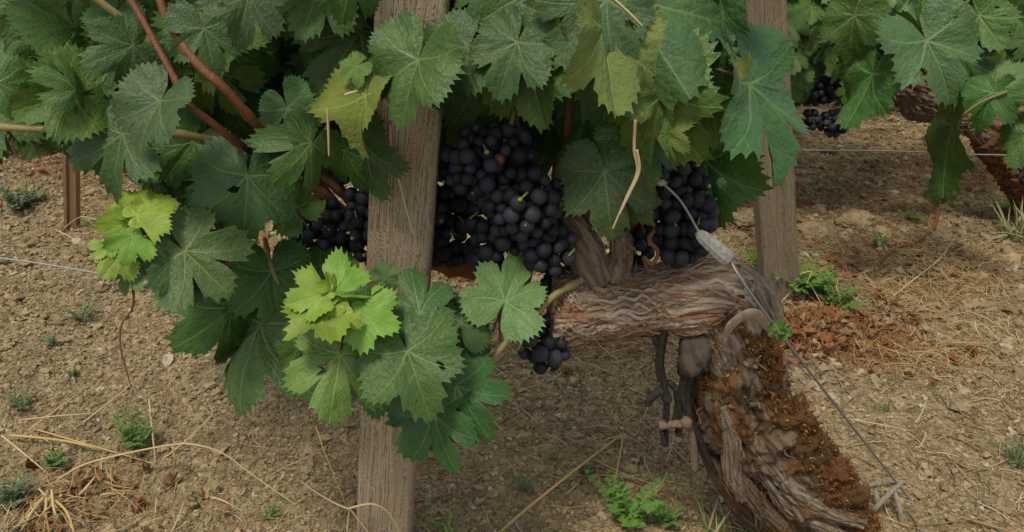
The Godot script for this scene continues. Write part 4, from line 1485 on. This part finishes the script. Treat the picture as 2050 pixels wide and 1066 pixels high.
func build_small():
	# guy wire with tensioner
	var w0 = at(1325, 366, 0.80)
	var w1 = at(1402, 470, 0.80)
	var w2 = at(1462, 522, 0.795)
	var w3 = at(1545, 645, 0.79)
	var w4 = ground(1802, 975, 0.03)
	var w5 = ground(1905, 1085, 0.0)
	var wire = thing("guy_wire", "taut grey steel guy wire with grey tensioner crossing the old trunk", "wire", w0)
	part("strand", sweep(rel2([w0, w1.lerp(w0, 0.6) + Vector3(0.004, 0.002, 0), w1]), [0.0012], 12, 7), M.galv, wire)
	part("strand", sweep(rel(wire, [w2, w3, w4, w5 - Vector3(0, 0.01, 0)]), [0.0017], 24, 7), M.wire, wire)
	# tensioner body: chamfered block along the wire
	var ax = (w2 - w1)
	var tl = ax.length()
	var yv = ax.normalized()
	var vv = (C - w1).normalized()
	vv = (vv - yv * vv.dot(yv)).normalized()
	var bodyv = []
	var st = SurfaceTool.new()
	st.begin(Mesh.PRIMITIVE_TRIANGLES)
	st.set_smooth_group(-1)
	var prof = []
	for q in [[-0.10, 0.0032], [0.0, 0.0062], [0.12, 0.0078], [0.45, 0.0086], [0.8, 0.0094], [0.95, 0.0088], [1.0, 0.0062]]:
		var ring = []
		for s in 8:
			var a = TAU * (s + 0.5) / 8
			ring.append(w1 - w0 + yv * tl * q[0] + (yv.cross(vv) * cos(a) + vv * sin(a) * 0.7) * q[1])
		prof.append(ring)
	for i in prof.size() - 1:
		for s in 8:
			var a = prof[i][s]
			var b = prof[i][(s + 1) % 8]
			var c = prof[i + 1][s]
			var d = prof[i + 1][(s + 1) % 8]
			for e in [a, c, b, b, c, d]:
				st.add_vertex(e)
	for e in [0, prof.size() - 1]:
		for s in range(1, 7):
			for q in ([prof[e][0], prof[e][s], prof[e][s + 1]] if e == 0 else [prof[e][0], prof[e][s + 1], prof[e][s]]):
				st.add_vertex(q)
	st.generate_normals()
	part("tensioner", st.commit(), M.galv, wire)
	part("end_cap", lump(5, 0.2, 14, 10), M.galv, wire, Transform3D(Basis().scaled(Vector3(0.005, 0.0036, 0.004)), Vector3.ZERO))
	# sprig caught on the wire
	var sp = w3.lerp(w4, 0.02)
	var spr = thing("sprig", "tiny green leaf sprig caught on the guy wire", "sprig", sp)
	for q in [[0.0, 0.0, 0.011, 30], [0.004, 0.002, 0.010, 150], [0.0, -0.003, 0.012, 260], [0.008, -0.004, 0.012, 330], [0.002, 0.004, 0.009, 80]]:
		part("leaflet", leaf_young[1], M["mid"][2], spr, Transform3D(leaf_basis(sp, cos(deg_to_rad(q[3])), sin(deg_to_rad(q[3])), 0.3, 0.2).scaled_local(Vector3.ONE * q[2]), Vector3(q[0], q[1], 0.004)))
	# anchor stake
	var s0 = ground(1800, 968, 0.03)
	var stake = thing("anchor_stake", "bent rusty grey rod stake holding the guy wire at the trunk foot", "stake", s0)
	var rodm = grain_mat(Color(0.17, 0.13, 0.09), Color(0.26, 0.22, 0.17), 0.75, Vector3(30, 30, 30))
	for r in [[[1806, 966, 0.035], [1770, 1000, 0.03], [1735, 1040, 0.0], [1720, 1062, -0.02]], [[1750, 966, 0.035], [1757, 1000, 0.02], [1768, 1050, -0.02]], [[1790, 985, 0.032], [1802, 1020, 0.02], [1810, 1080, -0.02]], [[1738, 972, 0.035], [1770, 968, 0.037], [1803, 966, 0.036]]]:
		var w = []
		for q in r:
			w.append(ground(q[0], q[1], q[2]))
		part("rod", sweep(rel(stake, w), [0.0038, 0.0036], 16, 9), rodm, stake)
	# rubber tie hanging from the arm
	var f = 0.845
	var tie = thing("vine_tie", "old black rubber tie with brown peg hanging under the vine arm", "tie", at(1328, 665, f))
	for r in [[[[1330, 655], [1322, 720], [1331, 775], [1336, 800]], [0.009, 0.007, 0.006, 0.009], 0.7], [[[1336, 790], [1334, 840], [1334, 888]], [0.0085, 0.0095, 0.0075], 0.4], [[[1338, 765], [1356, 785], [1356, 820], [1350, 850]], [0.0042, 0.004, 0.004], 1.0], [[[1328, 780], [1312, 790], [1300, 802], [1297, 812]], [0.006, 0.005, 0.004], 1.0], [[[1375, 735], [1366, 790], [1376, 825], [1382, 850]], [0.0055, 0.005, 0.005], 1.0], [[[1384, 740], [1376, 790], [1382, 840]], [0.004, 0.004], 1.0], [[[1380, 845], [1400, 880], [1418, 920], [1435, 950]], [0.006, 0.006, 0.004], 0.8], [[[1352, 775], [1362, 840], [1358, 868]], [0.006, 0.007], 0.6], [[[1310, 675], [1318, 700], [1316, 730], [1322, 760]], [0.004, 0.003, 0.004], 1.0]]:
		var w = []
		for q in r[0]:
			w.append(at(q[0], q[1], f))
		part("strap", sweep(rel(tie, w), r[1], 24, 12, func(t, a, rr, al): return rr * (1.0 + 0.25 * nz.get_noise_3d(al * 900, cos(a) * 40, sin(a) * 40)), null, true, r[2]), M.rubber, tie)
	part("peg", sweep(rel(tie, [at(1319, 853, f - 0.006), at(1350, 850, f - 0.006), at(1384, 849, f - 0.006)]), [0.0065, 0.0055, 0.006], 12, 10), M.peg, tie)
	part("knot", lump(12, 0.4, 16, 12), M.peg, tie, Transform3D(Basis().scaled(Vector3(0.008, 0.008, 0.008)), at(1374, 848, f - 0.008) - tie.position))
	part("peg", sweep(rel(tie, [at(1382, 858, f - 0.004), at(1388, 890, f - 0.004), at(1391, 942, f - 0.004)]), [0.0035, 0.005, 0.0052], 14, 10), M.peg, tie)
	part("peg", sweep(rel(tie, [at(1325, 862, f - 0.004), at(1330, 890, f - 0.004)]), [0.006, 0.007], 8, 10, null, null, true, 0.5), M.rubber, tie)
	# curly tendrils beside right grapes
	tube_world([at(1290, 440, 0.85), at(1312, 455, 0.85), at(1300, 480, 0.84), at(1318, 505, 0.84), at(1305, 530, 0.84), at(1290, 515, 0.84), at(1296, 540, 0.85)], [0.0028, 0.0022], M.cane_brown, "dry_tendril", "dark curled dry tendril beside the right hand grapes above the arm", "tendril")
	# row wires
	tube_world([at(1395, 292, 1.8), at(1480, 295, 1.8), at(1620, 301, 1.8), at(1760, 302, 1.81), at(1860, 305, 1.82), at(1935, 309, 1.82), at(2120, 312, 1.85)], [0.0018], M.wire, "row_wire", "thin grey wire strung behind the narrower post toward the mossy stem", "wire")
	tube_world([at(-60, 510, 1.62), at(60, 525, 1.62), at(180, 545, 1.62), at(270, 564, 1.62), at(345, 568, 1.62), at(520, 566, 1.62), at(800, 560, 1.62)], [0.002], M.galv, "slack_wire", "slack grey wire sagging low over the soil behind the pale young shoot", "wire")
	# straws caught in leaves
	for s in [[[[655, 220], [657, 265], [658, 312]], 0.77, 0.0012, "short straw caught on a leaf beside the post"], [[[780, 250], [783, 300], [798, 360], [812, 415], [828, 472]], 0.815, 0.0012, "curved dry straw hanging against the wooden post"], [[[1222, -8], [1255, 22], [1286, 52]], 0.735, 0.0014, "thin dry stalk lying on the blistered dark leaf"], [[[1272, 240], [1270, 300], [1276, 345], [1252, 400], [1227, 458]], 0.735, 0.0015, "folded dry straw hanging in front of the vine head"], [[[1275, 300], [1280, 342], [1262, 385], [1240, 430]], 0.733, 0.0014, "thin split straw beside the folded straw"], [[[690, 190], [715, 182]], 0.765, 0.0012, "tiny straw end poking from the yellow leaf"]]:
		var w = []
		for q in s[0]:
			w.append(at(q[0], q[1], s[1]))
		tube_world(w, [s[2], s[2], s[2] * 0.6], M.straw, "dry_straw", s[3], "straw")
	for q in [[[[700, 1018], [745, 1010], [780, 1030], [806, 1080]], 0.0013, "bowed straw crossing before the post foot"], [[[698, 1020], [670, 1008], [630, 985], [604, 966]], 0.0012, "bowed straw reaching away from the post foot"], [[[694, 1090], [696, 1050], [699, 1018]], 0.0013, "short upright straw stem at the post foot"], [[[699, 1018], [720, 1045], [752, 1085]], 0.0011, "short slanting straw before the post foot"]]:
		var w = []
		for e in q[0]:
			w.append(at(e[0], e[1], 0.812))
		tube_world(w, [q[1], q[1] * 0.7], M.straw, "dry_straw", q[2], "straw")
	# stalks over the soil
	for s in [
		[[[108, 966, 0.0], [165, 932, 0.03], [245, 910, 0.05], [345, 891, 0.07], [390, 891, 0.07], [445, 908, 0.06], [510, 955, 0.035], [592, 1012, 0.0]], 0.0016, "straw", "long pale stalk arching over the soil"],
		[[[2, 872, 0.03], [55, 915, 0.02], [108, 960, 0.0]], 0.0016, "straw", "straight pale stalk leaning into the straw heap"],
		[[[20, 872, 0.02], [120, 882, 0.02], [200, 900, 0.015], [310, 930, 0.0]], 0.002, "straw_gold", "knotted brown stalk lying across the soil"],
		[[[70, 860, 0.0], [190, 895, 0.02], [305, 928, 0.0]], 0.0014, "straw_gold", "thin golden stalk beside the knotted stalk"],
		[[[298, 800, 0.05], [305, 870, 0.03], [312, 938, -0.005]], 0.0016, "straw", "upright dry stalk stump behind the arching stalk"],
		[[[55, 862, 0.0], [120, 815, 0.01], [178, 774, 0.0]], 0.0013, "straw", "pale straw lying on open soil near the grey weed"],
		[[[138, 868, 0.0], [250, 780, 0.02], [335, 704, 0.0]], 0.0013, "straw", "long slanting straw behind the feathery weed"],
		[[[36, 842, 0.0], [130, 832, 0.01], [230, 826, 0.0]], 0.0012, "straw", "level straw lying behind the straw heap"],
		[[[325, 920, 0.0], [375, 880, 0.02], [420, 835, 0.03], [424, 818, 0.03]], 0.0012, "straw", "hooked straw crossing the arching stalk"],
		[[[985, 1080, 0.0], [1060, 1015, 0.01], [1160, 935, 0.02], [1248, 868, 0.0]], 0.0024, "straw_gold", "long golden stalk lying toward the old vine"],
		[[[1248, 872, 0.0], [1235, 945, 0.03], [1222, 1012, 0.0], [1205, 1060, 0.0]], 0.0012, "straw_gold", "thin bent straw hanging from the golden stalk"],
		[[[632, 855, 0.05], [655, 920, 0.04], [692, 1012, 0.0]], 0.001, "straw_gold", "fine grass stalk leaning beside the wooden post"],
		[[[345, 892, 0.06], [350, 920, 0.04], [346, 950, 0.0]], 0.0013, "straw_gold", "drooping side branch of the arching stalk"],
		[[[150, 1000, 0.0], [170, 980, 0.02], [190, 955, 0.03]], 0.003, "straw", "broad pale husk blade on the straw heap"],
		[[[155, 1002, 0.0], [210, 990, 0.01], [270, 983, 0.01]], 0.0016, "straw", "pale stem lying beside the broad clod"],
		[[[340, 1070, 0.0], [355, 1040, 0.01], [368, 1005, 0.02]], 0.0012, "straw", "short straw before the blocky clod"],
		[[[420, 995, 0.0], [450, 1005, 0.01], [485, 1025, 0.0]], 0.0016, "straw", "grey stick lying between clod and post"],
		[[[1540, 640, 0.02], [1600, 690, 0.01], [1650, 725, 0.0]], 0.0014, "straw", "straw running beside the guy wire"],
		[[[1700, 840, 0.0], [1760, 850, 0.01], [1820, 862, 0.0]], 0.0013, "straw", "straw on open soil beside the guy wire"],
		[[[1860, 865, 0.0], [1930, 868, 0.008], [2000, 876, 0.0]], 0.001, "straw_brown", "thin dark twig lying in open soil"],
		[[[1920, 1035, 0.0], [1990, 1055, 0.01], [2050, 1075, 0.0]], 0.0022, "straw_brown", "brown twig beside the smooth pale stone"],
		[[[1870, 735, 0.03], [1868, 755, 0.01], [1890, 765, 0.0], [1880, 790, 0.0]], 0.002, "straw", "bent straw below the straw litter heap"],
		[[[960, 937, 0.0], [1010, 930, 0.0]], 0.0018, "straw_brown", "short dark twig right of the wooden post"],
		[[[1020, 855, 0.0], [1050, 840, 0.01]], 0.0015, "straw_brown", "tiny dark twig below the low leaves"],
		[[[300, 745, 0.0], [250, 790, 0.0], [220, 810, 0.0]], 0.001, "straw_gold", "fine straw beneath the red tendril"],
		[[[1545, 600, 0.0], [1580, 560, 0.03], [1625, 545, 0.04], [1600, 590, 0.02]], 0.0016, "straw", "looping straw before the narrower post"],
		[[[1560, 610, 0.0], [1610, 565, 0.05], [1640, 600, 0.02], [1655, 640, 0.0]], 0.0014, "straw", "second looping straw over the clover leaves"],
		[[[1780, 600, 0.0], [1830, 560, 0.02], [1880, 520, 0.02], [1910, 480, 0.03]], 0.0014, "straw", "long straw in the straw bed near the row"],
		[[[2050, 690, 0.0], [1980, 640, 0.01], [1870, 600, 0.0]], 0.0012, "straw", "slanting straw before the straw bed"],
		[[[115, 455, 0.0], [150, 410, 0.05], [165, 395, 0.08]], 0.0018, "straw", "dry stem leaning on the steel post"],
		[[[120, 465, 0.0], [160, 435, 0.05], [205, 445, 0.05]], 0.0015, "straw", "dry stem bending away from the steel post"],
		[[[110, 460, 0.02], [150, 480, 0.0], [188, 500, 0.0]], 0.0018, "straw", "straw lying at the steel post foot"]]:
		straw(s[0], s[1], M[s[2]], "dry_stalk", s[3], "straw")
	for i in 18:
		var a = rng.randf_range(-0.9, 0.9)
		straw([[100 + rng.randfn() * 14, 975 + rng.randf() * 30, 0.01 + rng.randf() * 0.02], [100 + a * 50, 1020 + rng.randf() * 10, 0.03 * rng.randf()], [100 + a * 95 + rng.randfn() * 12, 1050 + rng.randf() * 40, 0.0]], rng.randf_range(0.0012, 0.0028), M.straw if rng.randf() < 0.7 else M.straw_gold, "heap_straw", "pale straw of the straw heap by the broad clod", "straw", "straws of the heap by the broad clod")
	for i in 40:
		var x = 1880 + rng.randfn() * 75
		var y = 520 + rng.randfn() * 32
		var a = rng.randf() * PI
		var l = rng.randf_range(30, 80)
		straw([[x, y, 0.0], [x + cos(a) * l * 0.5, y - sin(a) * l * 0.22, 0.025 * rng.randf()], [x + cos(a) * l, y - sin(a) * l * 0.3, 0.005]], rng.randf_range(0.0008, 0.0016), M.straw if rng.randf() < 0.6 else M.straw_gold, "bed_straw", "pale straw of the straw bed before the mossy vine", "straw", "straws of the bed before the mossy vine")
	# red-brown twig on the ground
	straw([[1880, 415, 0.02], [1870, 455, 0.01], [1840, 480, 0.01], [1790, 500, 0.015], [1768, 525, 0.01], [1775, 565, 0.0]], 0.0042, M.cane_red, "fallen_cane", "forked red brown cane lying below the hanging leaf", "cane")
	straw([[1600, 540, 0.0], [1680, 532, 0.01], [1750, 520, 0.01]], 0.003, M.cane_red, "fallen_cane", "straight red cane lying behind the clover leaves", "cane")
	# weeds
	weed("feathery green weed behind the arching stalk", 282, 895, 95, 12, 0, M.weed, 0.9)
	weed("bright green rocket weed beside the golden stalk", 1255, 1045, 105, 15, 1, M.weed_bright, 1.0)
	weed("low leafy weed at the foot of the bright rocket weed", 1330, 1050, 60, 9, 1, M.weed, 1.3)
	weed("grey green creeping weed in the soil beyond the straw", 45, 815, 52, 12, 0, M.weed_grey, 1.5)
	weed("small upright seedling below the red tendril", 148, 755, 34, 5, 1, M.weed, 0.8)
	weed("dark grey herb beside the straw heap", 25, 1010, 90, 14, 0, M.weed_grey, 1.1)
	weed("dark leafy herb behind the straw heap", 110, 930, 52, 8, 1, M.weed, 1.0)
	weed("creeping clover at the narrower post foot", 1610, 592, 88, 20, 1, M.weed_bright, 1.2)
	weed("trailing clover stems beside the creeping clover", 1672, 622, 70, 14, 1, M.weed, 1.4)
	weed("fresh weed between arm and narrower post", 1535, 565, 90, 13, 1, M.weed_bright, 0.8)
	weed("flat grey weed patch under the large mid green leaf", 480, 765, 50, 13, 1, M.weed_grey, 2.0)
	weed("wiry seedling in the open soil beyond the tendril", 165, 640, 62, 7, 0, M.weed_grey, 1.0)
	weed("low rosette of weed beyond the seedling", 110, 690, 34, 7, 1, M.weed_grey, 1.6)
	weed("tiny weed beside the guy wire on open soil", 1775, 822, 22, 6, 1, M.weed, 1.2)
	weed("thin weed behind the straw loops", 1760, 500, 50, 7, 0, M.weed, 0.8)
	weed("weed growing along the further row", 1830, 445, 46, 8, 0, M.weed, 1.0)
	weed("green weed near the mossy vine foot", 2020, 430, 70, 12, 0, M.weed, 1.0)
	weed("weed patch left of the steel post", 40, 420, 70, 14, 1, M.weed_grey, 1.4)
	weed("sparse weed behind the pale young shoot", 195, 455, 34, 7, 0, M.weed, 1.0)
	weed("herb sprout near the blocky clod and post", 540, 1035, 46, 6, 0, M.weed, 1.0)
	weed("thin green weed beside the golden stalk", 1048, 985, 56, 6, 0, M.weed_grey, 0.8)
	weed("little green weed in front of the post foot", 1175, 950, 40, 7, 1, M.weed_grey, 1.3)
	tuft("blue green grass tuft beside the golden stalk", 1105, 920, 48, 26, Color(0.1, 0.15, 0.08), Color(0.22, 0.24, 0.12))
	tuft("grey green grass tuft on open soil right of the guy wire", 2035, 930, 75, 60, Color(0.09, 0.15, 0.07), Color(0.2, 0.22, 0.11))
	tuft("sparse dry grass tuft by the smooth pale stone", 1955, 1010, 46, 26, Color(0.16, 0.18, 0.09), Color(0.3, 0.27, 0.15))
	tuft("green grass tuft at the wooden post foot", 895, 1075, 110, 18, Color(0.11, 0.2, 0.05), Color(0.22, 0.27, 0.09), 0.7)
	tuft("mixed dry grass in front of the old trunk", 1440, 1085, 130, 26, Color(0.13, 0.2, 0.06), Color(0.34, 0.32, 0.16), 0.8)
	tuft("curling grass shoot at the trunk foot", 1505, 1075, 100, 9, Color(0.18, 0.25, 0.09), Color(0.36, 0.36, 0.18), 0.5)
	tuft("dry grass tuft beside the post foot", 690, 1075, 70, 22, Color(0.13, 0.17, 0.06), Color(0.34, 0.27, 0.14), 0.9)
	tuft("tall mixed grass before the mossy vine", 2035, 480, 110, 60, Color(0.15, 0.2, 0.08), Color(0.36, 0.3, 0.16), 0.7)
	tuft("short green grass by the straw bed", 1930, 545, 40, 30, Color(0.12, 0.2, 0.06), Color(0.28, 0.26, 0.12), 0.8)
	tuft("yellowing grass around the clover leaves", 1575, 640, 60, 26, Color(0.2, 0.2, 0.08), Color(0.42, 0.34, 0.17), 0.9)
	tuft("grass wisps left of the steel post", 60, 400, 60, 36, Color(0.14, 0.17, 0.07), Color(0.3, 0.26, 0.13), 0.9)
	tuft("small grass wisp at the arching stalk end", 575, 1055, 44, 14, Color(0.13, 0.2, 0.06), Color(0.34, 0.3, 0.16), 0.9)
	tuft("grass wisps at the edge of the straw heap", 20, 1075, 90, 22, Color(0.14, 0.18, 0.08), Color(0.4, 0.34, 0.2), 0.7)

func build_grapes():
	bunch("large tight black grape bunch hanging right of the wooden post", [[985, 330, 0.85, 92, 78, 62], [1050, 400, 0.83, 78, 72, 52], [1000, 460, 0.85, 62, 60, 40], [985, 525, 0.85, 34, 44, 26]], 15.6, [1030, 220, 0.88])
	bunch("black grape bunch hanging down against the end of the shaggy arm", [[1100, 490, 0.84, 50, 62, 36], [1108, 560, 0.89, 32, 46, 26]], 15.6, [1120, 380, 0.88])
	bunch("small black grape bunch hanging free below the arm end", [[1064, 666, 0.835, 30, 26, 26], [1098, 704, 0.835, 48, 36, 36], [1080, 640, 0.86, 22, 34, 20]], 15.4, [1098, 625, 0.89])
	bunch("dark grape bunch shaded behind the post edge", [[900, 455, 0.95, 52, 88, 45], [890, 380, 0.94, 40, 50, 30]], 15.4, [900, 330, 0.95])
	bunch("black grape bunch resting behind the guy wire tensioner", [[1365, 440, 0.86, 62, 88, 50], [1350, 350, 0.86, 56, 60, 44], [1375, 390, 0.86, 44, 50, 40]], 15.6, [1340, 290, 0.88])
	bunch("black grape bunch in shade beside the reddish cane stub", [[1275, 480, 0.92, 42, 50, 36]], 15.0, [1280, 400, 0.93])
	bunch("black grape bunch hanging left of the post below brown canes", [[640, 450, 0.93, 58, 50, 40], [668, 486, 0.93, 44, 34, 30]], 14.6, [650, 390, 0.94])
	bunch("slim black grape bunch pressed behind the post's left edge", [[730, 430, 0.92, 36, 64, 34], [738, 490, 0.92, 34, 40, 28], [690, 330, 0.95, 38, 38, 30]], 14.6, [720, 330, 0.94])

func _ready():
	# ---- camera
	U = Vector3(0, cos(pitch), -sin(pitch))
	FW = Vector3(0, -sin(pitch), -cos(pitch))
	var cam = Camera3D.new()
	cam.name = "camera"
	cam.fov = rad_to_deg(2.0 * atan(533.0 / FOC))
	cam.near = 0.05
	cam.far = 400.0
	cam.position = C
	cam.rotation = Vector3(-pitch, 0, 0)
	add_child(cam)
	cam.current = true
	# ---- sky, exposure
	var env = Environment.new()
	var sky = Sky.new()
	var sm = ProceduralSkyMaterial.new()
	sm.sky_top_color = Color(0.75, 0.76, 0.775)
	sm.sky_horizon_color = Color(0.78, 0.79, 0.79)
	sm.ground_bottom_color = Color(0.42, 0.38, 0.32)
	sm.ground_horizon_color = Color(0.6, 0.58, 0.54)
	sm.sky_curve = 0.2
	sm.sun_angle_max = 0.0
	sky.sky_material = sm
	env.background_mode = Environment.BG_SKY
	env.sky = sky
	env.background_energy_multiplier = 0.72
	env.tonemap_mode = Environment.TONE_MAPPER_LINEAR
	env.tonemap_exposure = 1.98
	env.sdfgi_enabled = true
	env.ssao_enabled = true
	env.ssil_enabled = true
	var we = WorldEnvironment.new()
	we.name = "sky"
	we.environment = env
	add_child(we)
	# ---- sun behind thin cloud
	var sun = DirectionalLight3D.new()
	sun.name = "sun"
	sun.light_energy = 0.5
	sun.light_angular_distance = 14.0
	sun.light_color = Color(1.0, 0.96, 0.89)
	sun.shadow_enabled = true
	sun.rotation_degrees = Vector3(-64, -32, 0)
	add_child(sun)
	# ---- noise
	rng.seed = 20240
	soil_a.seed = 1
	soil_a.frequency = 2.2
	soil_a.fractal_octaves = 3
	soil_b.seed = 2
	soil_b.frequency = 9.0
	soil_b.fractal_octaves = 4
	soil_c.seed = 3
	soil_c.noise_type = FastNoiseLite.TYPE_CELLULAR
	soil_c.frequency = 38.0
	nz.seed = 8
	nz.frequency = 0.01
	nz.fractal_octaves = 3
	fib.seed = 14
	fib.frequency = 0.01
	fib.fractal_octaves = 2
	fib2.seed = 19
	fib2.frequency = 0.01
	fib2.fractal_octaves = 3
	make_materials()
	M.pebble = [grain_mat(Color(0.2, 0.16, 0.1), Color(0.29, 0.24, 0.16), 0.95, Vector3(20, 20, 20)), grain_mat(Color(0.27, 0.22, 0.15), Color(0.36, 0.31, 0.23), 0.95, Vector3(20, 20, 20)), grain_mat(Color(0.19, 0.14, 0.09), Color(0.26, 0.2, 0.13), 0.95, Vector3(20, 20, 20))]
	make_leaf_library()
	berry_mesh = lump(0, 0.05, 20, 14)
	berry_far = lump(0, 0.05, 10, 7)
	print("library ", Time.get_ticks_msec())
	# ---- structure
	build_ground()
	print("ground ", Time.get_ticks_msec())
	build_posts()
	# ---- objects
	var old = build_old_vine()
	print("old vine ", Time.get_ticks_msec())
	foliage_right(old)
	foliage_left()
	build_grapes()
	build_rows()
	print("rows ", Time.get_ticks_msec())
	# ---- small details
	build_small()
	build_clods()
	build_litter()
	print("done ", Time.get_ticks_msec())
